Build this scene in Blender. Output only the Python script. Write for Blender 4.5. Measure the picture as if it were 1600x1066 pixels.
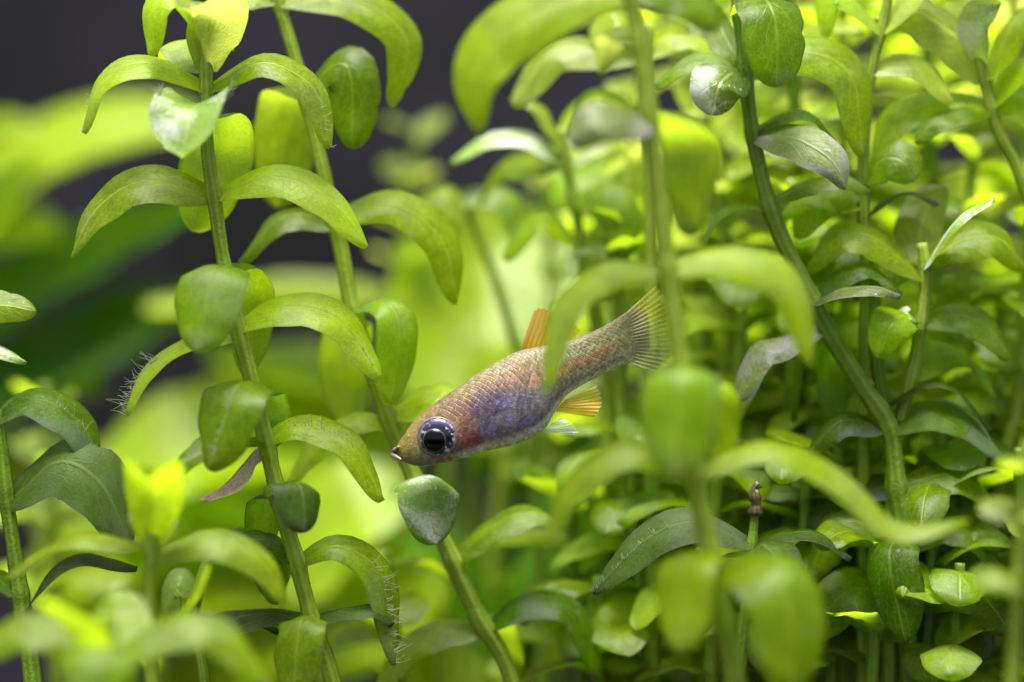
import bpy, math, random
from mathutils import Vector, noise

for o in list(bpy.data.objects):
    bpy.data.objects.remove(o)
sc = bpy.context.scene
col = sc.collection
R = math.radians
# 1 unit = 1 centimetre: the frame is 10 cm wide in the plane of the fish (y = 0)
sc.unit_settings.system = 'METRIC'
sc.unit_settings.scale_length = 0.01

# ------------------------------------------------------------------ camera
CAMY = -25.0
cam_d = bpy.data.cameras.new('camera')
cam = bpy.data.objects.new('camera', cam_d)
col.objects.link(cam)
cam.location = (0, CAMY, 0)
cam.rotation_euler = (R(90), 0, 0)
cam_d.sensor_width = 36
cam_d.lens = 90
cam_d.clip_start = 0.1
cam_d.clip_end = 500
cam_d.dof.use_dof = True
cam_d.dof.focus_distance = 25.0
cam_d.dof.aperture_fstop = 0.09 / (2 * 0.52)
sc.camera = cam

# ------------------------------------------------------------------ light
SUN_EL, SUN_AZ = 79.0, 200.0          # azimuth: direction the light comes from, 180 = from the camera's side
w = bpy.data.worlds.new('World')
sc.world = w
w.use_nodes = True
nt = w.node_tree
bg = nt.nodes['Background']
sky = nt.nodes.new('ShaderNodeTexSky')
sky.sky_type = 'NISHITA'
sky.sun_disc = False
sky.air_density = 0.6
sky.dust_density = 6.0
sky.ozone_density = 0.3
sky.sun_elevation = R(SUN_EL)
sky.sun_rotation = R(SUN_AZ)
nt.links.new(sky.outputs[0], bg.inputs[0])
bg.inputs[1].default_value = 0.14
sd = bpy.data.lights.new('sun', 'SUN')
sun = bpy.data.objects.new('sun', sd)
col.objects.link(sun)
sd.energy = 5.0
sd.angle = R(36)
sd.color = (1.0, 0.98, 0.93)
_a, _e = R(SUN_AZ), R(SUN_EL)
_from = Vector((math.sin(_a) * math.cos(_e), math.cos(_a) * math.cos(_e), math.sin(_e)))
sun.rotation_euler = (-_from).to_track_quat('-Z', 'Y').to_euler()
sun.location = (0, 0, 30)
sc.view_settings.view_transform = 'Standard'
sc.view_settings.look = 'None'
sc.view_settings.exposure = 1.12
sc.view_settings.gamma = 1
sc.cycles.use_denoising = True
sc.cycles.max_bounces = 10
sc.cycles.transparent_max_bounces = 16
sc.cycles.diffuse_bounces = 5
sc.cycles.transmission_bounces = 6
sc.cycles.caustics_reflective = False
sc.cycles.caustics_refractive = False
sc.cycles.sample_clamp_indirect = 4

K = 160.0


def P(px, py, y=0.0):
    s = (y - CAMY) / -CAMY
    return Vector(((px - 800) / K * s, y, (533 - py) / K * s))


def U(px, y=0.0):
    return px / K * (y - CAMY) / -CAMY


def srgb(r, g, b):
    f = lambda c: ((c / 255 + 0.055) / 1.055) ** 2.4 if c > 10 else c / 255 / 12.92
    return (f(r), f(g), f(b), 1)


# ------------------------------------------------------------------ materials
def nodes_of(name):
    m = bpy.data.materials.new(name)
    m.use_nodes = True
    n = m.node_tree.nodes
    n.clear()
    return m, n, m.node_tree.links


class G:
    """tiny helper to write node graphs"""
    def __init__(s, n, l):
        s.n, s.l = n, l

    def put(s, sock, v):
        if hasattr(v, 'links') or isinstance(v, bpy.types.NodeSocket):
            s.l.new(v, sock)
        else:
            sock.default_value = v

    def math(s, op, a, b=0.0, c=None, clamp=False):
        q = s.n.new('ShaderNodeMath')
        q.operation = op
        q.use_clamp = clamp
        s.put(q.inputs[0], a)
        s.put(q.inputs[1], b)
        if c is not None:
            s.put(q.inputs[2], c)
        return q.outputs[0]

    def mix(s, f, a, b, mode='MIX'):
        q = s.n.new('ShaderNodeMix')
        q.data_type = 'RGBA'
        q.blend_type = mode
        s.put(q.inputs[0], f)
        s.put(q.inputs[6], a)
        s.put(q.inputs[7], b)
        return q.outputs[2]

    def step(s, v, lo, hi, a=0.0, b=1.0):
        q = s.n.new('ShaderNodeMapRange')
        q.interpolation_type = 'SMOOTHSTEP'
        s.put(q.inputs[0], v)
        for i, x in zip((1, 2, 3, 4), (lo, hi, a, b)):
            s.put(q.inputs[i], x)
        return q.outputs[0]

    def noise(s, vec, scale, detail=3, rough=0.55):
        q = s.n.new('ShaderNodeTexNoise')
        s.put(q.inputs['Vector'], vec)
        q.inputs['Scale'].default_value = scale
        q.inputs['Detail'].default_value = detail
        q.inputs['Roughness'].default_value = rough
        return q.outputs[0]


def leaf_material(name, refl, trans, algae=0.1, brown=0.1, tfac=0.64, rough=0.10, grain=1.0, edge=(60, 66, 20), film=(150, 148, 158), spec=0.3, film_at=0.72):
    m, n, l = nodes_of(name)
    g = G(n, l)
    uv = n.new('ShaderNodeUVMap')
    sep = n.new('ShaderNodeSeparateXYZ')
    l.new(uv.outputs[0], sep.inputs[0])
    u, v = sep.outputs[0], sep.outputs[1]
    geo = n.new('ShaderNodeNewGeometry')
    oi = n.new('ShaderNodeObjectInfo')
    rnd = oi.outputs['Random']
    posn = n.new('ShaderNodeVectorMath')
    posn.operation = 'ADD'
    l.new(geo.outputs['Position'], posn.inputs[0])
    cr = n.new('ShaderNodeCombineXYZ')
    l.new(g.math('MULTIPLY', rnd, 37.0), cr.inputs[0])
    l.new(cr.outputs[0], posn.inputs[1])
    pos = posn.outputs[0]
    av = g.math('ABSOLUTE', g.math('SUBTRACT', v, 0.5))
    rib = g.step(av, 0.006, 0.04, 1.0, 0.0)
    wob = g.noise(pos, 3.0, 2)
    ph = g.math('ADD', g.math('SUBTRACT', g.math('MULTIPLY', u, 6.0), g.math('MULTIPLY', av, 5.5)), g.math('MULTIPLY', wob, 1.4))
    tri = g.math('PINGPONG', ph, 0.5)
    vein = g.math('MULTIPLY', g.step(tri, 0.0, 0.07, 1.0, 0.0), g.step(av, 0.42, 0.3))
    fine = g.noise(pos, 32.0, 4, 0.72)
    med = g.noise(pos, 5.0, 3)
    big = g.noise(pos, 1.5, 2)
    vary = g.math('ADD', g.math('MULTIPLY', fine, 0.75 * grain), g.math('ADD', g.math('MULTIPLY', med, 0.5), g.math('MULTIPLY', rnd, 0.35)))
    fac = g.step(vary, 0.45, 1.15)
    lo = tuple(c * 0.42 for c in refl[:3]) + (1,)
    hi = tuple(min(1, c * 1.5) for c in refl[:3]) + (1,)
    tlo = tuple(c * 0.60 for c in trans[:3]) + (1,)
    thi = tuple(min(1, c * 1.22) for c in trans[:3]) + (1,)
    bc = g.mix(fac, lo, hi)
    tc = g.mix(fac, tlo, thi)
    pale = (min(1, refl[0] * 1.6 + .06), min(1, refl[1] * 1.4 + .06), refl[2] * 1.5 + .03, 1)
    bc = g.mix(g.math('MULTIPLY', rib, 0.62), bc, pale)
    bc = g.mix(g.math('MULTIPLY', vein, 0.42), bc, pale)
    tc = g.mix(g.math('MULTIPLY', vein, 0.22), tc, thi)
    tc = g.mix(g.math('MULTIPLY', rib, 0.35), tc, tlo)
    # tired rim and tip
    rim = g.math('MAXIMUM', g.step(av, 0.36, 0.5), g.step(u, 0.80, 1.0))
    tired = g.math('MULTIPLY', g.step(g.math('ADD', rim, g.math('MULTIPLY', med, 0.9)), 0.95, 1.6), brown)
    ec = srgb(*edge)
    bc = g.mix(tired, bc, ec)
    tc = g.mix(tired, tc, ec)
    # algae film: patches of pale grey
    film_m = g.math('MULTIPLY', g.step(g.math('ADD', big, g.math('ADD', g.math('MULTIPLY', fine, 0.35), g.math('MULTIPLY', rnd, 0.12))), film_at, film_at + 0.2), algae)
    fc = srgb(*film)
    bc = g.mix(film_m, bc, fc)
    tc = g.mix(g.math('MULTIPLY', film_m, 0.7), tc, (0.10, 0.12, 0.07, 1))
    spots = g.math('MULTIPLY', g.step(g.noise(pos, 15.0, 1), 0.70, 0.76), min(1, algae * 1.2 + 0.12))
    bc = g.mix(spots, bc, fc)
    pr = n.new('ShaderNodeBsdfPrincipled')
    l.new(bc, pr.inputs['Base Color'])
    l.new(g.math('ADD', rough, g.math('ADD', g.math('MULTIPLY', film_m, 0.3), g.math('MULTIPLY', fine, 0.12))), pr.inputs['Roughness'])
    pr.inputs['Specular IOR Level'].default_value = spec
    tr = n.new('ShaderNodeBsdfTranslucent')
    l.new(tc, tr.inputs[0])
    hgt = g.math('ADD', g.math('MULTIPLY', fine, 0.55), g.math('SUBTRACT', g.math('MULTIPLY', med, 0.5), g.math('ADD', g.math('MULTIPLY', rib, 0.5), g.math('MULTIPLY', vein, 0.18))))
    bp = n.new('ShaderNodeBump')
    bp.inputs['Strength'].default_value = 0.32
    bp.inputs['Distance'].default_value = 0.04
    l.new(hgt, bp.inputs['Height'])
    l.new(bp.outputs[0], pr.inputs['Normal'])
    l.new(bp.outputs[0], tr.inputs['Normal'])
    mx = n.new('ShaderNodeMixShader')
    mx.inputs[0].default_value = tfac
    l.new(pr.outputs[0], mx.inputs[1])
    l.new(tr.outputs[0], mx.inputs[2])
    out = n.new('ShaderNodeOutputMaterial')
    l.new(mx.outputs[0], out.inputs[0])
    return m


def stem_material(name, a, b, dirt=0.3):
    m, n, l = nodes_of(name)
    g = G(n, l)
    uv = n.new('ShaderNodeUVMap')
    sep = n.new('ShaderNodeSeparateXYZ')
    l.new(uv.outputs[0], sep.inputs[0])
    geo = n.new('ShaderNodeNewGeometry')
    pos = geo.outputs['Position']
    stripe = g.math('SINE', g.math('MULTIPLY', sep.outputs[0], 2 * math.pi * 7))
    med = g.noise(pos, 4.0, 3)
    fine = g.noise(pos, 30.0, 3)
    f = g.step(g.math('ADD', g.math('MULTIPLY', stripe, 0.12), g.math('ADD', g.math('MULTIPLY', med, 0.6), g.math('MULTIPLY', fine, 0.5))), 0.3, 0.85)
    bc = g.mix(f, a + (1,), b + (1,))
    spots = g.math('MULTIPLY', g.step(g.noise(pos, 11.0, 2), 0.62, 0.74), dirt)
    bc = g.mix(spots, bc, srgb(60, 60, 28))
    pr = n.new('ShaderNodeBsdfPrincipled')
    l.new(bc, pr.inputs['Base Color'])
    pr.inputs['Roughness'].default_value = 0.4
    tr = n.new('ShaderNodeBsdfTranslucent')
    l.new(g.mix(0.5, bc, (0.5, 0.65, 0.05, 1), 'MIX'), tr.inputs[0])
    bp = n.new('ShaderNodeBump')
    bp.inputs['Strength'].default_value = 0.4
    bp.inputs['Distance'].default_value = 0.03
    l.new(g.math('ADD', g.math('MULTIPLY', stripe, 0.25), fine), bp.inputs['Height'])
    l.new(bp.outputs[0], pr.inputs['Normal'])
    mx = n.new('ShaderNodeMixShader')
    mx.inputs[0].default_value = 0.3
    l.new(pr.outputs[0], mx.inputs[1])
    l.new(tr.outputs[0], mx.inputs[2])
    out = n.new('ShaderNodeOutputMaterial')
    l.new(mx.outputs[0], out.inputs[0])
    return m


def plain_material(name, c, rough=0.5, spec=0.5, noise_amt=0.3, scale=8.0, trans=None, tf=0.0, metallic=0.0):
    m, n, l = nodes_of(name)
    g = G(n, l)
    geo = n.new('ShaderNodeNewGeometry')
    nz = g.noise(geo.outputs['Position'], scale, 4)
    lo = tuple(x * (1 - noise_amt) for x in c[:3]) + (1,)
    hi = tuple(min(1, x * (1 + noise_amt)) for x in c[:3]) + (1,)
    bc = g.mix(g.step(nz, 0.3, 0.7), lo, hi)
    pr = n.new('ShaderNodeBsdfPrincipled')
    l.new(bc, pr.inputs['Base Color'])
    pr.inputs['Roughness'].default_value = rough
    pr.inputs['Specular IOR Level'].default_value = spec
    pr.inputs['Metallic'].default_value = metallic
    out = n.new('ShaderNodeOutputMaterial')
    if trans:
        tr = n.new('ShaderNodeBsdfTranslucent')
        tr.inputs[0].default_value = trans
        mx = n.new('ShaderNodeMixShader')
        mx.inputs[0].default_value = tf
        l.new(pr.outputs[0], mx.inputs[1])
        l.new(tr.outputs[0], mx.inputs[2])
        l.new(mx.outputs[0], out.inputs[0])
    else:
        l.new(pr.outputs[0], out.inputs[0])
    return m


MAT = {
    'fresh': leaf_material('leaf_fresh', (0.235, 0.345, 0.006), (0.57, 0.78, 0.022), algae=0.12, brown=0.25),
    'mid': leaf_material('leaf_mid', (0.150, 0.245, 0.004), (0.45, 0.66, 0.012), algae=0.22, brown=0.4),
    'pale': leaf_material('leaf_pale', (0.36, 0.47, 0.05), (0.72, 0.88, 0.12), algae=0.15, brown=0.15, grain=0.7, spec=0.5, rough=0.06),
    'deep': leaf_material('leaf_deep', (0.072, 0.140, 0.003), (0.25, 0.46, 0.005), algae=0.3, brown=0.5, spec=0.14, rough=0.2),
    'old': leaf_material('leaf_old', (0.042, 0.080, 0.010), (0.15, 0.27, 0.010), algae=0.25, brown=0.6, edge=(80, 72, 70), film=(100, 95, 100), tfac=0.45, rough=0.35, spec=0.12),
    'film': leaf_material('leaf_film_glint', (0.17, 0.27, 0.04), (0.36, 0.54, 0.04), algae=0.75, brown=0.3, film=(215, 225, 215), tfac=0.4, spec=0.7, rough=0.08),  # whitish patches serve as algae film and as painted wet highlights
    'fuzzy': leaf_material('leaf_fuzzy', (0.12, 0.21, 0.03), (0.26, 0.44, 0.03), algae=1.0, brown=0.3, film=(205, 210, 195), tfac=0.35, rough=0.3, film_at=0.74),
    'mauve': leaf_material('leaf_mauve', (0.14, 0.19, 0.05), (0.26, 0.36, 0.06), algae=0.6, brown=0.6, edge=(132, 112, 130), film=(176, 164, 182), tfac=0.45, rough=0.2, spec=0.35),
    'dying': leaf_material('leaf_dying', (0.30, 0.24, 0.17), (0.30, 0.25, 0.14), algae=0.8, brown=1.0, edge=(190, 150, 120), film=(178, 165, 150), tfac=0.4),
    'broad': leaf_material('broad_leaf', (0.28, 0.42, 0.006), (0.60, 0.86, 0.018), algae=0.05, brown=0.1, rough=0.06, spec=.4),
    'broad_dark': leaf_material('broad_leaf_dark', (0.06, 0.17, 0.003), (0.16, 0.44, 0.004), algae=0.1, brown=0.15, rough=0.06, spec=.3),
    'stem': stem_material('stem_green', (0.17, 0.27, 0.012), (0.34, 0.46, 0.04)),
    'stem_dark': stem_material('stem_dark', (0.095, 0.18, 0.010), (0.20, 0.33, 0.02), 0.5),
    'stem_brown': stem_material('stem_brown', (0.05, 0.035, 0.018), (0.13, 0.09, 0.05), 0.6),
    'hair': plain_material('algae_hair', srgb(168, 178, 150), 0.5, 0.4, 0.2, 8, (0.5, 0.55, 0.4, 1), 0.5),
}


# ------------------------------------------------------------------ geometry helpers
def catmull(pts, n):
    pts = [Vector(p) for p in pts]
    if len(pts) == 2:
        return [pts[0].lerp(pts[1], i / n) for i in range(n + 1)]
    ext = [pts[0] * 2 - pts[1]] + pts + [pts[-1] * 2 - pts[-2]]
    out = []
    segs = len(pts) - 1
    per = max(4, int(math.ceil(n * 3 / segs)))
    for i in range(segs):
        a, b, c, d = ext[i:i + 4]
        for k in range(per):
            t = k / per
            out.append(0.5 * ((2 * b) + (c - a) * t + (2 * a - 5 * b + 4 * c - d) * t * t + (3 * b - a - 3 * c + d) * t ** 3))
    out.append(pts[-1])
    return resample(out, n)


def resample(poly, n):
    L = [0.0]
    for i in range(1, len(poly)):
        L.append(L[-1] + (poly[i] - poly[i - 1]).length)
    tot = L[-1]
    res, j = [], 0
    for k in range(n + 1):
        d = tot * k / n
        while j < len(L) - 2 and L[j + 1] < d:
            j += 1
        seg = L[j + 1] - L[j]
        f = (d - L[j]) / seg if seg > 1e-9 else 0
        res.append(poly[j].lerp(poly[j + 1], min(1, max(0, f))))
    return res


def new_obj(name, verts, faces, mat, parent=None, uvs=None, smooth=True):
    me = bpy.data.meshes.new(name)
    me.from_pydata([tuple(v) for v in verts], [], faces)
    if uvs is not None:
        lay = me.uv_layers.new(name='UVMap')
        idx = [0] * len(me.loops)
        me.loops.foreach_get('vertex_index', idx)
        flat = []
        for i in idx:
            flat += uvs[i]
        lay.data.foreach_set('uv', flat)
    if smooth:
        me.polygons.foreach_set('use_smooth', [True] * len(me.polygons))
    me.materials.append(mat)
    o = bpy.data.objects.new(name, me)
    col.objects.link(o)
    if parent is not None:
        o.parent = parent
    return o


def empty(name, label, cat, loc, group=None):
    o = bpy.data.objects.new(name, None)
    o.empty_display_size = 0.2
    col.objects.link(o)
    o.location = loc
    o['label'] = label
    o['category'] = cat
    if group:
        o['group'] = group
    return o


def tube(poly, rad, seg=10, cap=True):
    """verts, faces, uvs for a tube along poly; rad is a function of t or a number"""
    n = len(poly) - 1
    verts, faces, uvs = [], [], []
    ref = Vector((0, 1, 0))
    dist = 0
    for i, p in enumerate(poly):
        T = (poly[min(n, i + 1)] - poly[max(0, i - 1)]).normalized()
        a = ref - T * ref.dot(T)
        if a.length < 1e-3:
            a = Vector((1, 0, 0)) - T * T.x
        a.normalize()
        ref = a
        b = T.cross(a)
        r = rad(i / n) if callable(rad) else rad
        if i:
            dist += (p - poly[i - 1]).length
        for k in range(seg):
            th = 2 * math.pi * k / seg
            verts.append(p + (a * math.cos(th) + b * math.sin(th)) * r)
            uvs.append((k / seg, dist))
    for i in range(n):
        for k in range(seg):
            k2 = (k + 1) % seg
            faces.append((i * seg + k, i * seg + k2, (i + 1) * seg + k2, (i + 1) * seg + k))
    if cap:
        faces.append(tuple(range(seg))[::-1])
        faces.append(tuple(n * seg + k for k in range(seg)))
    return verts, faces, uvs


def leaf_profile(t, blunt, wide_at):
    if t < wide_at:
        q = 1 - t / wide_at
        return 0.36 + 0.64 * (1 - q ** 2.5)
    q = (t - wide_at) / (1 - wide_at)
    acute = 1 - q ** 1.7
    rnd_ = math.sqrt(max(0, 1 - q ** 2.3))
    return max(0.012, acute * (1 - blunt) + rnd_ * blunt)


LEAF_SEED = [0]


def make_leaf(poly, W, roll, mat, parent, fold=-0.12, blunt=0.75, wide_at=0.52, nu=26, nv=10, name='leaf', az=None, curl=0.0):
    """poly: 3-D centre line from the node to the tip, W full width, roll in degrees"""
    LEAF_SEED[0] += 1
    if az is not None and 235 < az < 310 and wide_at == 0.52:
        wide_at = 0.62
    rs = random.Random(LEAF_SEED[0] * 7 + 3)
    dense = resample(poly, 100)
    ts = [1 - (1 - i / nu) ** 1.6 for i in range(nu + 1)]
    line = [dense[int(t * 100)].lerp(dense[min(100, int(t * 100) + 1)], t * 100 - int(t * 100)) for t in ts]
    h = line[-1] - line[0]
    if az is not None:
        h = Vector((math.cos(R(az)), math.sin(R(az)), 0))
    else:
        # main horizontal direction of the arch
        far = max(line, key=lambda p: (p.xy - line[0].xy).length)
        h = far - line[0]
    h.z = 0
    if h.length < 1e-3:
        h = Vector((1, 0, 0))
    h.normalize()
    side = Vector((0, 0, 1)).cross(h)
    if side.y < -1e-4 or (abs(side.y) <= 1e-4 and side.x < 0):
        side = -side
    w0 = side * math.cos(R(roll)) + Vector((0, 0, 1)) * math.sin(R(roll))
    verts, uvs, faces = [], [], []
    ph, amp = rs.uniform(0, 6.28), rs.uniform(0.010, 0.03) * W
    asym = rs.uniform(-0.05, 0.05)
    tw = rs.uniform(-12, 12)
    nsign = prevT = prevW = None
    nick = [(rs.uniform(.3, .95), rs.choice((-1, 1)), rs.uniform(.015, .05), rs.uniform(.04, .16)) for _ in range(rs.choice((0, 0, 1, 2, 3)))]
    lump = rs.uniform(0, 9)
    for i, p in enumerate(line):
        t = ts[i]
        T = (line[min(nu, i + 1)] - line[max(0, i - 1)]).normalized()
        if prevT is None:
            wv = w0 - T * w0.dot(T)
            if wv.length < 0.05:
                wv = side - T * side.dot(T)
        else:
            wv = prevT.rotation_difference(T) @ prevW       # carry the blade round the bend
            wv = wv - T * wv.dot(T)
        wv.normalize()
        prevT, prevW = T.copy(), wv.copy()
        N = T.cross(wv).normalized()
        if nsign is None:
            nsign = 1 if N.z > 0 else -1
        N = N * nsign
        a = R(tw) * t
        wv, N = wv * math.cos(a) + N * math.sin(a), N * math.cos(a) - wv * math.sin(a)
        half = 0.5 * W * leaf_profile(t, blunt, wide_at)
        for j in range(nv + 1):
            s = 2 * j / nv - 1
            off = fold * W * (abs(s) ** 1.6) * min(1, t * 4 + 0.15)
            off -= 0.035 * W * math.exp(-(s / 0.16) ** 2) * (1 - t)          # sunk midrib
            off += amp * abs(s) * math.sin(t * 11 + ph + (1.3 if s > 0 else 0))
            off -= curl * W * max(0, abs(s) - 0.6) ** 2
            wob = 1 + 0.025 * math.sin(t * 23 + ph * 2 + s)
            for (nt0, ns_, nw_, nd_) in nick:
                if s * ns_ > 0.6:
                    wob -= nd_ * math.exp(-((t - nt0) / nw_) ** 2) * (abs(s) - .6) / .4
            off += 0.045 * W * noise.noise(Vector((t * 4.5, s * 1.6, lump)))
            verts.append(p + wv * (half * wob * (s + asym * (1 - s * s))) + N * off)
            uvs.append((t, j / nv))
    for i in range(nu):
        for j in range(nv):
            a = i * (nv + 1) + j
            faces.append((a, a + 1, a + nv + 2, a + nv + 1))
    m = MAT[mat] if isinstance(mat, str) else mat
    o = new_obj(name, verts, faces, m, None, uvs)
    o.parent = parent
    return o, line


SUB_Z = -7.0


ALL = []


class Plant:
    def __init__(s, name, label, y, stem, r=12, mat='stem', group=None, cat='water plant', dys=None, root=None, top_r=0.75):
        pts = []
        for i, q in enumerate(stem):
            dy = q[2] if len(q) > 2 else 0
            pts.append(P(q[0], q[1], y + dy))
        a, b = pts[-2], pts[-1]
        d = (b - a).normalized()
        if b.z > SUB_Z:
            h = b.z - SUB_Z
            dx = d.x / max(0.3, -d.z) * 0.35
            dyv = d.y / max(0.3, -d.z) * 0.35
            pts.append(Vector((b.x + dx * h * 0.6, b.y + dyv * h * 0.6, b.z - h * 0.5)))
            pts.append(Vector((b.x + dx * h, b.y + dyv * h, SUB_Z - 0.15)))
        base = Vector((pts[-1].x, pts[-1].y, SUB_Z))
        s.e = empty(name, label, cat, base, group)
        s.off = base
        s.y = y
        n = max(24, len(pts) * 8)
        s.line = catmull(pts, n)
        rr = U(r, y)
        s.rr, s.top_r, s.mat, s.nodes = rr, top_r, mat, []
        ALL.append(s)

    def finish(s):
        line = resample(s.line, 150)
        k0 = random.Random(int(abs(s.off.x) * 1000)).uniform(0, 6)

        def rad(t):
            p = line[min(150, int(round(t * 150)))]
            b = 0
            for q in s.nodes:
                b = max(b, math.exp(-((p - q).length / 0.085) ** 2))
            return s.rr * (s.top_r + (1.06 - s.top_r) * min(1, t * 2.2)) * (1 + 0.045 * math.sin(t * 41 + k0) + 0.03 * math.sin(t * 97 + k0) + 0.2 * b)
        v, f, uv = tube(line, rad, 12)
        s.stem = s._add('stem', v, f, uv, s.mat)

    def _add(s, name, v, f, uv, mat, parent=None):
        o = new_obj(name, [q - s.off for q in v], f, MAT[mat], s.e if parent is None else parent, uv)
        return o

    def snap(s, p, lim=0.5):
        best = min(s.line, key=lambda q: (q - p).length)
        return best

    def leaf(s, pts, W, roll, mat='fresh', **kw):
        """traced leaf: picture points with depth offsets, W true width in picture pixels"""
        q = [P(a[0], a[1], s.y + (a[2] if len(a) > 2 else 0)) for a in pts]
        nb = s.snap(q[0])
        if (nb - q[0]).length < 0.45:
            q[0] = nb
        elif (nb - q[0]).length < 1.6:
            q.insert(0, nb)
        s.nodes.append(s.snap(q[0]))
        line = catmull(q, 24)
        o, ln = make_leaf([p - s.off for p in line], U(W * 1.05, s.y), roll + (8 if roll > 15 else 0), mat, s.e, **kw)
        o['_n'] = 1
        del o['_n']
        return o, [p + s.off for p in ln]

    def grow(s, base, az, L, e0, bend, W, roll=12, mat='fresh', power=1.1, **kw):
        """leaf grown from a node: azimuth (0 right, 90 away, 180 left, 270 to the viewer), elevation and droop"""
        if isinstance(base, tuple):
            base = s.snap(P(base[0], base[1], s.y))
        Lw = U(L, s.y)
        s.nodes.append(base.copy())
        H = Vector((math.cos(R(az)), math.sin(R(az)), 0))
        p = base.copy()
        line = [p.copy()]
        n = 24
        for i in range(n):
            t = (i + 0.5) / n
            e = R(e0 - bend * t ** power)
            p = p + (H * math.cos(e) + Vector((0, 0, 1)) * math.sin(e)) * (Lw / n)
            line.append(p.copy())
        o, ln = make_leaf([q - s.off for q in line], U(W, s.y), roll, mat, s.e, az=az, **kw)
        return o, [q + s.off for q in ln]

    def pair(s, base, az, L, e0, bend, W, mat='fresh', rnd=None, **kw):
        rnd = rnd or random.Random(int(base[0] * 13 + base[1]))
        for k in (0, 180):
            s.grow(base, az + k + rnd.uniform(-9, 9), L * rnd.uniform(.85, 1.12), e0 + rnd.uniform(-8, 8), bend + rnd.uniform(-18, 18),
                   W * rnd.uniform(.88, 1.1), rnd.uniform(-4, 26), mat, **kw)

    def hairs(s, line, t0, t1, count, ln=22, seed=1, side=Vector((0, 0, 1)), parent=None):
        rs = random.Random(seed)
        V, F = [], []
        for _ in range(int(count * 1.5)):
            t = rs.uniform(t0, t1)
            i = t * (len(line) - 1)
            k = min(len(line) - 2, int(i))
            p = line[k].lerp(line[k + 1], i - k)
            T = (line[k + 1] - line[k]).normalized()
            d = (side + Vector((rs.uniform(-.5, .5), rs.uniform(-.6, .6), rs.uniform(-.5, .5)))).normalized()
            L = U(ln, s.y) * rs.uniform(.2, 1.0)
            c = Vector((rs.uniform(-1, 1), rs.uniform(-1, 1), rs.uniform(-1, 1))) * L * 0.6
            poly = [p - d * 0.02, p + d * L * 0.35 + c * .2, p + d * L * .7 + c * .6, p + d * L + c]
            v, f, _u = tube(catmull(poly, 5), lambda t: 0.0030 * (1 - 0.6 * t), 3)
            o = len(V)
            V += [q - s.off for q in v]
            F += [tuple(x + o for x in ff) for ff in f]
        ob = new_obj('algae_hair', V, F, MAT['hair'], parent or s.e)
        ob['kind'] = 'stuff'
        return ob

    def auto(s, n_from, n_to, spacing, L, W, az0=0, mats=('fresh', 'mid'), seed=1, apex=True, grow_in=3, droop=75, e0=30):
        """decussate leaf pairs down the stem between two picture heights"""
        rs = random.Random(seed)
        py = n_from
        k = 0
        while py < n_to:
            best = min(s.line, key=lambda q: abs((533 - q.z * K / ((q.y - CAMY) / -CAMY)) - py))
            f = min(1, 0.45 + 0.55 * k / grow_in) if apex else 1
            el = (62 - 12 * k if (apex and k < 3) else e0) + rs.uniform(-6, 6)
            be = (50 + 12 * k if (apex and k < 3) else droop) + rs.uniform(-15, 15)
            az = az0 + 90 * (k % 2) + rs.uniform(-14, 14)
            for d in (0, 180):
                if rs.random() < 0.06 and k > 1:
                    continue
                mt = rs.choice(mats)
                s.grow(best, az + d + rs.uniform(-10, 10), L * f * rs.uniform(.82, 1.15), el + rs.uniform(-9, 9), be + rs.uniform(-20, 25),
                       W * (0.55 + .45 * f) * rs.uniform(.85, 1.12), rs.uniform(-6, 28), mt, fold=rs.uniform(-.2, .12), blunt=rs.uniform(.55, .95))
            py += spacing * (0.5 + 0.5 * f) * rs.uniform(.88, 1.12)
            k += 1


# ------------------------------------------------------------------ the tank: back wall, substrate
def struct(name, v, f, mat, **kw):
    o = new_obj(name, v, f, mat, None, **kw)
    o['kind'] = 'structure'
    return o


wall_mat = plain_material('dark_back_wall', (0.0105, 0.0095, 0.0145), 0.65, 0.2, 0.75, 0.22)
soil_mat = plain_material('dark_soil', (0.035, 0.026, 0.018), 0.9, 0.2, 0.5, 5)
WY = 21.0
struct('tank_wall', [(-45, WY, SUB_Z - 1), (45, WY, SUB_Z - 1), (45, WY, 13.0), (-45, WY, 13.0),
                     (-45, WY + .6, SUB_Z - 1), (45, WY + .6, SUB_Z - 1), (45, WY + .6, 13.0), (-45, WY + .6, 13.0)],
       [(0, 1, 2, 3), (5, 4, 7, 6), (3, 2, 6, 7), (0, 4, 5, 1), (1, 5, 6, 2), (4, 0, 3, 7)], wall_mat, smooth=False)
gv, gf = [], []
nx, ny = 120, 60
for j in range(ny + 1):
    for i in range(nx + 1):
        x, y = -45 + 90 * i / nx, -22 + (WY - 0.01 + 22) * j / ny
        gv.append((x, y, SUB_Z + 0.35 * (noise.noise(Vector((x * .35, y * .35, 3)))) + 0.12 * noise.noise(Vector((x * 2.1, y * 2.1, 7)))))
for j in range(ny):
    for i in range(nx):
        a = j * (nx + 1) + i
        gf.append((a, a + 1, a + nx + 2, a + nx + 1))
struct('substrate', gv, gf, soil_mat)

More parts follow.
